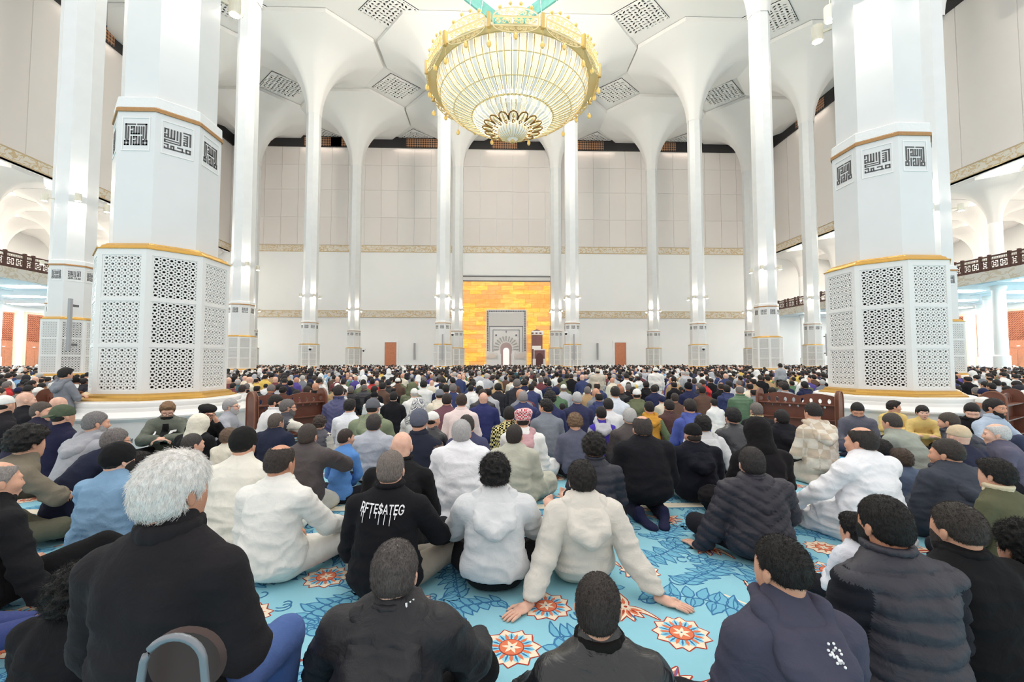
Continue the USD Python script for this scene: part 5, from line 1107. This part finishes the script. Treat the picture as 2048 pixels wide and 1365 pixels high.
P_('boy with a purple collar behind the white robe', 1764, 903, 4.6, S=.8, hair='thick', hc=(34, 31, 31), top=(78, 64, 164))
P_('boy in a slate blue shirt right of the white robe', 1803, 955, 3.75, S=.8, hair='thick', hc=(80, 66, 57), top=(90, 102, 124), collar='low', yaw=-6)
P_('man in a big charcoal hooded coat, right foreground', 1893, 916, 3.75, S=1.1, yaw=-4, hyaw=-24, robe=True, hair='fade', hc=(58, 52, 48), top=(66, 70, 80), collar='hood', wide=1.2, fat=.03, tone=4, thick=.03)
P_('man with a beige skullcap mostly hidden behind the charcoal coat', 1917, 893, 4.9, S=1.06, hat='kufi', hatc=(210, 190, 160), hair=None, top=(46, 48, 66), arm='lap', pose='cross', tone=2)
P_('old pink faced man with thin white hair in a plum jacket at the right edge', 1993, 887, 4.9, S=1.08, yaw=-48, lean=22, hair='balding', hc=(206, 204, 202), top=(98, 96, 114), collar='low', wide=1.1, tone=2)
P_('boy in an olive jacket with a fleece collar at the right edge', 1990, 952, 3.5, S=.88, yaw=-4, hyaw=-14, hair='thick', hc=(34, 31, 30), top=(94, 94, 72), collar='high', collarc=(216, 202, 172))
P_('boy standing with folded arms in a grey hooded sweatshirt left of the left column', 132, 750, 6.9, S=.80, pose='stand', arm='cross', hair='thick', hc=(36, 34, 34), top=(134, 138, 146), collar='hood', bottom=(44, 44, 52), lean=2, slouch=4, yaw=14)
P_('shaven man in a black jacket among the crowd left of the left column', 52, 802, 6.3, S=1.06, yaw=16, hyaw=24, hair=None, top=(34, 34, 39), tone=2, wide=1.1)
P_('pink scalped bald man directly left of the left column base', 118, 811, 6.2, S=1.02, yaw=20, hair=None, top=(60, 62, 84), tone=2)
P_('man with cropped hair turned right, in front of the bald men at the left', 84, 824, 5.5, S=1.02, yaw=30, hyaw=40, hair='buzz', hc=(88, 78, 72), top=(50, 48, 66), lean=18)
P_('man with a white skullcap at the left edge', 10, 812, 6.2, S=1.02, hat='kufi', hatc=W_, top=(40, 38, 42), hair='buzz')
P_('person in a white robe standing in the crowd, right of centre', 1311, 748, 13.4, S=.82, pose='stand', robe=True, hat='kufi', hatc=W_, hair='buzz', top=(240, 238, 234), lean=2, slouch=4, arm='down', wide=1.3)
P_('person in a beige robe standing in the crowd, centre right', 1195, 752, 13.4, S=.80, pose='stand', robe=True, hat='kufi', hatc=(206, 196, 180), hair='buzz', top=(206, 196, 180), lean=4, slouch=4, arm='cross', wide=1.3)
P_('child in a grey top standing far back near the fourth right column', 1560, 733, 16.5, S=.86, pose='stand', hair='short', top=(168, 172, 178), lean=2, slouch=4, arm='down')
P_('person in a long black garment bowing beside the near right column', 1668, 747, 12.2, S=.9, pose='stand', robe=True, hat='hood', hatc=(28, 28, 30), top=(28, 28, 30), lean=26, slouch=8, hlean=40, yaw=-50)
build_people()
# ------------------------------------------------------------------ carpet pattern, printed flat on the pile
def blob(pts): return Polygon(pts).buffer(0)
def polar(R0, fn, n=120, rot=0): a = np.linspace(0, 2 * np.pi, n, endpoint=False); r = R0 * fn(a); return blob(np.c_[r * np.cos(a + rot), r * np.sin(a + rot)])
def petal(L, w, bend=0.0, lobes=0):
    t = np.linspace(0, 1, 15); cx = L * t; cy = bend * L * t ** 2; ww = w * np.sin(np.pi * t ** .75) * (1 + (.22 * np.abs(np.sin(lobes * np.pi * t)) if lobes else 0))
    return blob(np.vstack([np.c_[cx, cy + ww], np.c_[cx, cy - ww][::-1]]))
tr = affinity.translate; ro = lambda g, a: affinity.rotate(g, a, origin=(0, 0), use_radians=False)
COLS = {'red': (176, 62, 46), 'orange': (224, 122, 84), 'cream': (246, 228, 202), 'blue_line': (56, 118, 166), 'pale_blue': (150, 214, 236), 'mid_blue': (112, 180, 206), 'violet': (122, 92, 150)}
def flower_rosette(R0, seed):
    L = []; r = np.random.default_rng(seed); n = 11; a0 = r.uniform(0, 360)
    out = unary_union([ro(tr(petal(R0 * .66, R0 * .25, r.uniform(-.2, .2), 4), R0 * .38, 0), a0 + 360 / n * i) for i in range(n)])
    L += [('red', out.buffer(.007)), ('cream', out)]
    if seed % 4 == 3: L += [('pale_blue', unary_union([ro(tr(petal(R0 * .44, R0 * .15, 0, 2), R0 * .40, 0), a0 + 360 / n * (i + .5)) for i in range(n)])), ('blue_line', unary_union([ro(tr(petal(R0 * .40, R0 * .04), R0 * .42, 0), a0 + 360 / n * (i + .5)) for i in range(n)]))]
    L += [('orange', unary_union([ro(tr(petal(R0 * .36, R0 * .07), R0 * .42, 0), a0 + 360 / n * i) for i in range(n)]))]
    L += [('red', Point(0, 0).buffer(R0 * .46)), ('orange', Point(0, 0).buffer(R0 * .42))]
    st = unary_union([ro(petal(R0 * .36, R0 * .07), 60 * i + a0) for i in range(6)]); L += [('cream', st), ('blue_line', Point(0, 0).buffer(R0 * .05))]
    return L
def flower_palmette(R0, seed):
    L = []; r = np.random.default_rng(seed); out = []; inn = []
    for i, a in enumerate(np.linspace(-118, 118, 9)):
        s_ = 1 - .25 * abs(a) / 118
        out.append(ro(petal(R0 * 1.15 * s_, R0 * .17, .12 * np.sign(a), 3), a)); inn.append(ro(tr(petal(R0 * .7 * s_, R0 * .09, .12 * np.sign(a)), R0 * .2, 0), a))
    for sgn in (-1, 1): out.append(ro(petal(R0 * 1.3, R0 * .12, sgn * -.55, 3), sgn * 140))
    o_ = unary_union(out); L += [('red', o_.buffer(.008)), ('cream', o_), ('orange', unary_union(inn)), ('red', unary_union([ro(tr(petal(R0 * .42, R0 * .05), R0 * .25, 0), a) for a in np.linspace(-100, 100, 7)]))]
    L += [('violet' if seed % 2 else 'blue_line', unary_union([ro(tr(petal(R0 * .55, R0 * .05, .1), R0 * .5, 0), a) for a in (-70, -30, 30, 70)])), ('cream', Point(0, 0).buffer(R0 * .2)), ('red', Point(0, 0).buffer(R0 * .08))]
    return L
def flame(R0, seed):
    o_ = unary_union([petal(R0 * 1.6, R0 * .22, .55, 3), ro(petal(R0 * .9, R0 * .12, .8), 30), ro(petal(R0 * .7, R0 * .1, -.6), -25)])
    return [('red', o_.buffer(.007)), ('cream', o_), ('orange', unary_union([petal(R0 * 1.3, R0 * .11, .5), ro(petal(R0 * .7, R0 * .06, .8), 30)])), ('red', petal(R0 * 1.1, R0 * .035, .45))]
def spray(R0, seed):
    r = np.random.default_rng(seed); L = []; fills = []; lines = []
    spine_ = [(t * R0 * 1.9 - R0, .35 * R0 * math.sin(2.6 * t + seed)) for t in np.linspace(0, 1, 9)]
    lines.append(LineString(spine_).buffer(.004))
    for i, (x, y) in enumerate(spine_):
        for sgn in (-1, 1):
            g = tr(ro(petal(R0 * r.uniform(.38, .62), R0 * r.uniform(.09, .14), sgn * r.uniform(.2, .6), 3), sgn * r.uniform(35, 80) + 12), x, y); fills.append(g)
    for k in range(3):
        x, y = spine_[int(r.integers(9))]; t = np.linspace(0, 4.6, 18); rr = R0 * .26 * (1 - t / 6.5); lines.append(tr(LineString(np.c_[rr * np.cos(t), rr * np.sin(t)]).buffer(.0045), x + r.uniform(-.1, .1), y + r.uniform(-.25, .25)))
    hd = [tr(ro(tr(petal(R0 * .36, R0 * .12, 0, 2), R0 * .08, 0), 72 * i), R0 * .8, .25 * R0) for i in range(5)]
    fills += hd
    L.append(('blue_line', unary_union(fills) .buffer(.0045))); L.append(('mid_blue', unary_union([f.buffer(-.004) for f in fills]).difference(unary_union([f.boundary.buffer(.0035) for f in fills])))); L.append(('blue_line', unary_union(lines)))
    return L
def carpet():
    r = np.random.default_rng(11); G = {}; dz = {'blue_line': 1, 'mid_blue': 2, 'pale_blue': 2, 'red': 3, 'cream': 4, 'orange': 5, 'violet': 6}
    lib = [flower_rosette(.13, 1), flower_palmette(.14, 2), flower_rosette(.145, 3), flower_palmette(.155, 5), flame(.15, 1), flame(.17, 2), spray(.23, 1), spray(.25, 2), spray(.22, 3), spray(.26, 4)]
    tri = []
    for L in lib:
        m = []
        for k, (c, g) in enumerate(L):
            g = g.simplify(.0022)
            ps = [g] if g.geom_type == 'Polygon' else [x for x in getattr(g, 'geoms', []) if x.geom_type == 'Polygon']
            for p in ps:
                if p.area < 2e-5: continue
                v, f = trimesh.creation.triangulate_polygon(p, engine='earcut'); m.append((c, k, np.asarray(v), np.asarray(f)))
        tri.append(m)
    put = []
    yy = .95; row = 0
    while yy < 11.5:
        lim = min(yy * 1.25 + .4, 9.0); xx = -lim + (.22 if row % 2 else 0)
        while xx < lim:
            w = r.random(); kind = int(r.integers(0, 2) * 2 + r.integers(0, 2)) if (row + int(round(xx / .56))) % 2 == 0 else int(r.choice([4, 5, 6, 6, 7, 7, 8, 8, 9, 9]))
            put.append((kind, xx + r.uniform(-.07, .07), yy + r.uniform(-.07, .07), r.uniform(0, 360))); xx += .44
        yy += .36; row += 1
    acc = {}
    for kind, x, y, a in put:
        ca, sa = math.cos(math.radians(a)), math.sin(math.radians(a))
        for c, k, v, f in tri[kind]:
            p = np.c_[v[:, 0] * ca - v[:, 1] * sa + x, v[:, 0] * sa + v[:, 1] * ca + y, np.full(len(v), .0008 + .0005 * k)]
            V, Fc, n = acc.setdefault(c, ([], [], [0])); V.append(p); Fc.append(f + n[0]); n[0] += len(p)
    # long vines that link the flowers
    for i in range(46):
        x, y = r.uniform(-7, 7), r.uniform(1.2, 9); t = np.linspace(0, 1, 14); a = r.uniform(0, 6.28); ln = r.uniform(.6, 1.2)
        g = LineString(np.c_[x + ln * (t - .5) * math.cos(a) + .18 * np.sin(5 * t) * math.sin(a), y + ln * (t - .5) * math.sin(a) - .18 * np.sin(5 * t) * math.cos(a)]).buffer(.008 if i % 2 else .005)
        v, f = trimesh.creation.triangulate_polygon(g.simplify(.002), engine='earcut'); c = 'cream' if i % 2 else 'blue_line'
        V, Fc, n = acc.setdefault(c, ([], [], [0])); V.append(np.c_[v, np.full(len(v), .0006)]); Fc.append(f + n[0]); n[0] += len(v)
    nm = {'red': 'flower_outlines', 'orange': 'flower_hearts', 'cream': 'flower_petals', 'blue_line': 'leaf_outlines', 'mid_blue': 'leaf_sprays', 'pale_blue': 'leaf_fills', 'violet': 'flower_accents'}
    for c, (V, Fc, n) in acc.items(): obj(nm[c], (np.vstack(V), np.vstack(Fc)), mat('carpet_' + c, COLS[c], .95), FLOOR, kind='stuff')
    for y, w in ((4.55, .07), (5.95, .03), (7.4, .07), (8.6, .10)):
        obj('prayer_row_border', bx(-60, 60, y - w, y + w, 0, .0045), mat('carpet_border', (232, 222, 200), .95, var=.1, vscale=20), FLOOR)
        obj('prayer_row_edge', bx(-60, 60, y - w - .012, y - w, 0, .005), mat('carpet_border_edge', (104, 158, 182), .95), FLOOR)
carpet()

# ------------------------------------------------------------------ bookcases beside the columns
BOOKS = []
def bookcase(label, x, y, rot, back_len=1.3, h=.95):
    t = thing('bookcase', label, 'bookcase', (x, y, 0), rot); a_ = math.radians(rot); BOOKS.append((x - math.sin(a_) * back_len / 2, y + math.cos(a_) * back_len / 2))
    prof = unary_union([sbox(-.17, 0, .17, h - .17), Point(0, h - .17).buffer(.17, quad_segs=10)])
    M = np.array([[1, 0, 0, 0], [0, 0, 1, 0], [0, 1, 0, 0], [0, 0, 0, 1.0]])
    obj('end_panel', xf(extrude(prof, .05), M), CHAIRWOOD, t)
    obj('end_rim', xf(extrude(prof.difference(prof.buffer(-.018)), .07), T(0, -.01, 0) @ M), mat('mahogany_rim', (142, 92, 70), .4), t)
    # wavy pierced back, shelves
    xs = np.linspace(0, back_len, 40); top = h - .12 + .05 * np.abs(np.sin(xs * 5.2))
    bp = Polygon(np.vstack([np.c_[xs, top], [[back_len, .05], [0, .05]]])); hol = unary_union([affinity.scale(Point(x_, h - .20).buffer(.028), 1, 1.6) for x_ in np.arange(.12, back_len - .05, .14)] + [Point(x_, h - .31).buffer(.02) for x_ in np.arange(.19, back_len - .05, .14)])
    MB_ = np.array([[0, 0, 1, -.02], [1, 0, 0, .05], [0, 1, 0, 0], [0, 0, 0, 1.0]])
    obj('back_panel', xf(extrude(bp.difference(hol), .03), MB_), CHAIRWOOD, t)
    for z in (.12, .42, .68): obj('shelf', bx(-.15, .15, .05, back_len, z, z + .02), CHAIRWOOD, t)
    obj('far_end_panel', xf(extrude(prof, .04), T(0, back_len, 0) @ M), CHAIRWOOD, t)
    return t
for u, v, z, rot, lab in ((500, 860, 7.9, -38, 'brown round topped bookcase with pierced back at the right foot of the left column'), (1684, 868, 7.7, 40, 'brown round topped bookcase with pierced back at the left foot of the right column'), (150, 850, 8.2, 60, 'brown round topped bookcase at the left foot of the left column'), (1988, 850, 7.6, -60, 'brown round topped bookcase at the right foot of the right column')):
    q = at_y(u, v, z); bookcase(lab, q[0], q[1], rot)
# ------------------------------------------------------------------ the chair of the white haired man
def chair():
    a = at_y(322, 1275, .98); t = thing('chair', 'folding chair with grey steel hoop back under the white haired man', 'chair', (a[0], 1.02, 0), 4)
    z = a[2] - .02
    obj('back_board', xf(lathe([(0, -.012), (.085, -.012), (.095, 0), (.085, .012), (0, .012)], 28), T(0, .05, z - .085) @ np.diag([.9, 1, .8, 1]) @ R([1, 0, 0], 90)), mat('dark_board', (62, 42, 36), .5), t, smooth=30)
    hoop = [(-.085, 0, .02), (-.082, 0, z - .22), (-.066, 0, z - .10)] + [(.062 * math.cos(q), 0, z - .066 + .062 * math.sin(q)) for q in np.linspace(math.pi, 0, 15)] + [(.066, 0, z - .10), (.082, 0, z - .22), (.085, 0, .02)]
    obj('steel_hoop', sweep(hoop, .0085, 10), mat('brushed_steel', (128, 132, 138), .32, metal=.45), t, smooth=True)
    obj('seat', xf(cyl(.19, -.015, .015, 32), T(0, .42, .33)), CHAIRWOOD, t)
    for s in (-1, 1): obj('leg', sweep([(s * .12, .05, .0), (s * .14, .42, .32), (s * .16, .72, 0)], .010, 8), mat('brushed_steel', (128, 132, 138), .32, metal=.45), t)
chair()
# ------------------------------------------------------------------ prints and trims on single garments
def decal(t, name, m2, parts, m, cx, cz, tilt=0.0, lift=.005, front=False):
    """Wraps a flat mesh (x, z plane given as x, y; extruded along its z) onto the back of a garment."""
    v = np.array(m2.vertices); c, s_ = math.cos(tilt), math.sin(tilt); x = v[:, 0] * c - v[:, 1] * s_ + cx; z = v[:, 0] * s_ + v[:, 1] * c + cz
    y = on_back(parts, x, z, lift, front) - v[:, 2] * 1.0
    obj(name, (np.c_[x, y, z], np.array(m2.faces)), m, t)
t_, o_, pa, fr = BUILT['RFT']; PRINT = mat('print_white', (236, 236, 238), .6)
p0_, p1_, p2_, p3_ = fr[:4]
tm = meshkit.text_mesh('RFTE$ATEG', .048, .0012, bold=True); w_ = tm.bounds[1][0]; tm = tm.subdivide().subdivide()
tm.apply_scale([.27 / w_, 1, 1])
dr = [tm]; dr[0].apply_translation([-.135, 0, 0])
for x_, l_ in ((-.118, .030), (-.105, .062), (-.062, .034), (-.028, .03), (-.005, .062), (.028, .062), (.062, .066), (.09, .03)):
    d_ = trimesh.creation.box([.0045, l_, .0012]); d_ = d_.subdivide().subdivide(); d_.apply_translation([x_, -l_ / 2 + .004, .0006]); dr.append(d_)
decal(t_, 'printed_letters', cat(dr), pa, PRINT, -.005, p2_[2] + .085, -.07, .012)
t_, o_, pa, fr = BUILT['F1']; p3_ = fr[3]; S_ = o_['S']
for q in range(3):          # three stripes at the right of the collar, and down the right sleeve
    a_ = -.85 + q * .17; r_ = .096
    pts = [(p3_[0] + r_ * math.cos(a_) * (1 + .03 * k), p3_[1] + r_ * math.sin(a_) * 1.05 - .004 - .004 * k, p3_[2] + .088 - .016 * k) for k in range(5)]
    obj('collar_stripe', sweep(pts, .0045, 6), PRINT, t_)
t_, o_, pa, fr = BUILT['F3']; bk_ = fr[3]
from scipy.spatial import cKDTree
hv = pa['hood'][0]; dots = []; rr_ = np.random.default_rng(5)
for k in range(22):
    x_, z_ = bk_[0] + .050 + rr_.normal(0, .010), bk_[2] - .040 + rr_.normal(0, .013)
    m_ = hv[:, 1] < np.median(hv[:, 1]); i_ = cKDTree(hv[m_][:, [0, 2]]).query([x_, z_])[1]; q_ = hv[m_][i_]
    s_ = trimesh.creation.icosphere(1, .0045); s_.apply_translation([q_[0], q_[1] - .002, q_[2]]); dots.append(s_)
obj('hood_print', cat(dots), PRINT, t_)

t_, o_, pa, fr = BUILT['young blond man in an olive bomber jacket and glasses leaning on the left column']; q3 = fr[3]
def flat(w0, w1, h_): 
    m_ = extrude(Polygon([(-w0, 0), (w0, 0), (w1, -h_), (-w1, -h_)]), .002)
    for _ in range(3): m_ = m_.subdivide()
    return m_
decal(t_, 'undershirt', flat(.035, .06, .30), pa, cloth((30, 30, 32)), 0, q3[2] - .035, 0, .008, True)
decal(t_, 'name_patch', flat(.032, .032, .022), pa, PRINT, -.10, q3[2] - .13, 0, .010, True); decal(t_, 'chest_patch', flat(.02, .014, .03), pa, PRINT, .11, q3[2] - .14, 0, .010, True)
# ------------------------------------------------------------------ the crowd behind: nearer rows one by one, the rest as one mass
BASES = [dict(), dict(collar='hood', thick=.028), dict(rib=.07, kind='nylon', collar='high', thick=.03), dict(robe=True), dict(lean=24, pose='knees', arm='hug'), dict(wide=1.15, collar='low', fat=.02), dict(pose='kneel', lean=14), dict(robe=True, pose='kneel', lean=12, hpitch=16)]
HEADS = [dict(hair='short'), dict(hair='buzz'), dict(hair='curly'), dict(hair='thick'), dict(hair='balding'), dict(hair=None), dict(hat='beanie', hair=None), dict(hat='kufi', hair='buzz'), dict(hat='hood', hair=None), dict(hair='short', hyaw=20), dict(hair='short', hpitch=26), dict(hat='fcap', hair='buzz')]
TOPS = [('black', (30, 30, 34)), ('charcoal', (54, 54, 60)), ('navy', (44, 48, 78)), ('dark blue', (62, 70, 108)), ('grey', (128, 132, 140)), ('pale grey', (188, 190, 196)), ('white', (236, 236, 234)), ('cream', (228, 218, 198)), ('brown', (98, 76, 66)), ('olive', (106, 112, 86)), ('maroon', (116, 66, 72)), ('red', (190, 56, 58)), ('teal', (58, 96, 108)), ('tan', (180, 150, 112)), ('yellow', (222, 190, 92)), ('sky blue', (130, 170, 208)), ('purple', (92, 80, 150)), ('green', (90, 120, 92))]
TW = np.array([9, 6, 7, 4, 4, 4, 6, 4, 4, 2.5, 2, 1.3, 1.5, 2, .8, 1, .6, 1.0]); TW = TW / TW.sum()
HAIRC = [((36, 33, 33), 'black'), ((58, 48, 44), 'dark brown'), ((122, 116, 114), 'grey'), ((190, 188, 186), 'white')]
HW = [.58, .2, .14, .08]
def figure(bi, hi, h, hh, seed):
    k = (bi, hi, h)
    if k not in SHAPES:
        o = dict(DEF); o.update(BASES[bi]); o.update(HEADS[hi]); o['seed'] = seed; o['tl'] = .97; o['fold'] = .009
        pa = build_parts(o, h, hh); pa.pop('_frame')
        for x in ('eyes', 'irises', 'eyebrows', 'lips', 'eyelids'): pa.pop(x, None)
        if h > .04: pa.pop('socks', None)
        SHAPES[k] = (o, pa)
    return SHAPES[k]
BLOCK = [(x, y, 1.95 if y < 12 else 1.75) for x, y in [(-6.41, 8.67)] + CB] + [(x, y, 1.15) for x, y in BOOKS]
rc = np.random.default_rng(21)
def blocked(x, y): return any((x - a) ** 2 + (y - b) ** 2 < r * r for a, b, r in BLOCK)
spots = []
def free(x, y, d): return all((x - a) ** 2 + (y - b) ** 2 > d * d for a, b in PEOPLE) and not blocked(x, y)
yrow, row = 5.9, 0
ROWS_ = []
while len(spots) < 205 and yrow < 20:
    lim = yrow * 1.24 + .5; xx = -lim + rc.uniform(0, .6); line = []
    while xx < lim:
        y_ = yrow + rc.normal(0, .10); u_ = 996.5 + xx / y_ * 888
        inside = (y_ > 8.35 and -6.2 < xx < 8.2) or (y_ > 9.0) or u_ < 130 or u_ > 1985
        if inside and free(xx, y_, .68) and len(spots) + len(line) < 205: line.append((xx, y_))
        xx += .74 + rc.uniform(0, .16)
    if line: ROWS_.append(line); spots += line
    yrow += .96; row += 1
ORD = ['zeroth', 'first', 'second', 'third', 'fourth', 'fifth', 'sixth', 'seventh', 'eighth', 'ninth', 'tenth', 'eleventh', 'twelfth']
def nth(k):
    if k <= 12: return ORD[k]
    tens = {2: 'twenty', 3: 'thirty', 4: 'forty'}; teen = ['thirteenth', 'fourteenth', 'fifteenth', 'sixteenth', 'seventeenth', 'eighteenth', 'nineteenth']
    if k < 20: return teen[k - 13]
    t10, d = divmod(k, 10); return (tens[t10][:-1] + 'ieth') if d == 0 else tens[t10] + '-' + ORD[d]
def head_words(hi, hcname):
    H_ = HEADS[hi]; hat = H_.get('hat')
    return {'beanie': 'in a woollen cap', 'kufi': 'with white skullcap', 'hood': 'with raised hood', 'fcap': 'in a cap'}[hat] if hat else ('with shaven head' if H_['hair'] is None else f'with {hcname} hair')
for ri, line in enumerate(ROWS_):
    line = sorted(line, key=lambda p: p[0] / p[1])
    for k, (x, y) in enumerate(line):
        bi, hi = int(rc.choice(8, p=[.28, .17, .14, .08, .06, .16, .07, .04])), int(rc.choice(12, p=[.24, .12, .06, .12, .08, .08, .07, .07, .03, .05, .05, .03]))
        o, pa = figure(bi, hi, .030, .011, bi * 13 + hi); o = dict(o); ti = int(rc.choice(18, p=TW))
        if BASES[bi].get('robe'): ti = int(rc.choice([6, 6, 7, 5, 0, 13]))
        nm, o['top'] = TOPS[ti]; hc, hn = HAIRC[int(rc.choice(4, p=HW))]; o['hc'] = hc; o['tone'] = int(rc.integers(5)); o['bottom'] = TOPS[int(rc.choice([0, 1, 2, 4, 8]))][1]
        if o.get('hat') == 'kufi': o['hatc'] = W_
        elif o.get('hat') == 'hood': o['hatc'] = o['top']
        elif o.get('hat'): o['hatc'] = TOPS[int(rc.choice([0, 1, 2, 4]))][1]
        g = {'robe': 'robe', 'puffer_jacket': 'quilted jacket', 'hoodie': 'hooded top', 'jacket': 'jacket', 'shirt': 'jersey', 'leather_jacket': 'jacket'}[TOPNAME(o)]
        left = x / y < (1.0 / 40)
        kk = k + 1 if left else len(line) - k
        lab = f'{nm} {g}, {head_words(hi, hn)}, {nth(kk)} from {"left" if left else "right"} in {nth(ri + 1)} crowd row'
        s_ = rc.uniform(.92, 1.08) * (.8 if rc.random() < .06 else 1)
        t = thing('person', lab, 'person', (x, y, 0), rc.normal(0, 12), (s_, s_, s_), group='seated crowd behind the front figures')
        emit_person(o, pa, t)
# ---- everyone farther back
SC = thing('seated_crowd', 'distant mass of hundreds of seated worshippers filling the hall up to the end wall', 'crowd', kind='stuff')
pi = UsdGeom.PointInstancer.Define(stage, '/World/seated_crowd/figures'); protos = []
UsdGeom.Scope.Define(stage, '/World/seated_crowd/figures/kinds')
for k in range(46):
    bi, hi = int(rc.choice(8, p=[.26, .16, .1, .1, .13, .15, .06, .04])), int(rc.choice(12, p=[.26, .12, .06, .12, .08, .08, .06, .07, .03, .05, .05, .02]))
    o, pa = figure(bi, hi, .048, .018, bi * 13 + hi); o = dict(o); ti = int(rc.choice(18, p=TW))
    if BASES[bi].get('robe'): ti = int(rc.choice([6, 7, 5, 0]))
    o['top'] = TOPS[ti][1]; o['hc'] = HAIRC[int(rc.choice(4, p=HW))][0]; o['tone'] = k
    if o.get('hat') == 'kufi': o['hatc'] = W_
    elif o.get('hat') == 'hood': o['hatc'] = o['top']
    x = UsdGeom.Xform.Define(stage, f'/World/seated_crowd/figures/kinds/person_{k:03d}'); emit_person(o, pa, x); protos.append(x.GetPath())
y0 = ROWS_[-1][0][1] + .35; pts = []
far_rows = np.arange(y0, D_BACK - 1.2, .95)
for y in far_rows:
    lim = min(y * 1.2 + 1, 66); lo_, hi_ = (max(-lim, -62), min(lim, 64)) if y > 30 else (max(-lim, XL), min(lim, XR))
    xs = np.arange(lo_, hi_, .74) + rc.uniform(0, .5)
    xs = xs + rc.normal(0, .08, len(xs)); ys = y + rc.normal(0, .12, len(xs)); keep = rc.random(len(xs)) < .93
    for a, b, kp in zip(xs, ys, keep):
        if kp and free(a, b, .6): pts.append((a, b))
pts = np.array(pts); n_ = len(pts)
ang = np.radians(rc.normal(0, 12, n_)) / 2; sc_ = rc.uniform(.9, 1.12, n_)
pi.CreatePrototypesRel().SetTargets(protos); pi.CreateProtoIndicesAttr(Vt.IntArray.FromNumpy(rc.integers(0, len(protos), n_).astype(np.int32)))
pi.CreatePositionsAttr(Vt.Vec3fArray.FromNumpy(np.c_[pts, np.zeros(n_)].astype(np.float32)))
pi.CreateOrientationsAttr(Vt.QuathArray([Gf.Quath(float(math.cos(a)), 0.0, 0.0, float(math.sin(a))) for a in ang]))
pi.CreateScalesAttr(Vt.Vec3fArray.FromNumpy(np.repeat(sc_[:, None], 3, 1).astype(np.float32)))
print('crowd', len(spots), n_, [len(l) for l in ROWS_], 'rows to', y0)
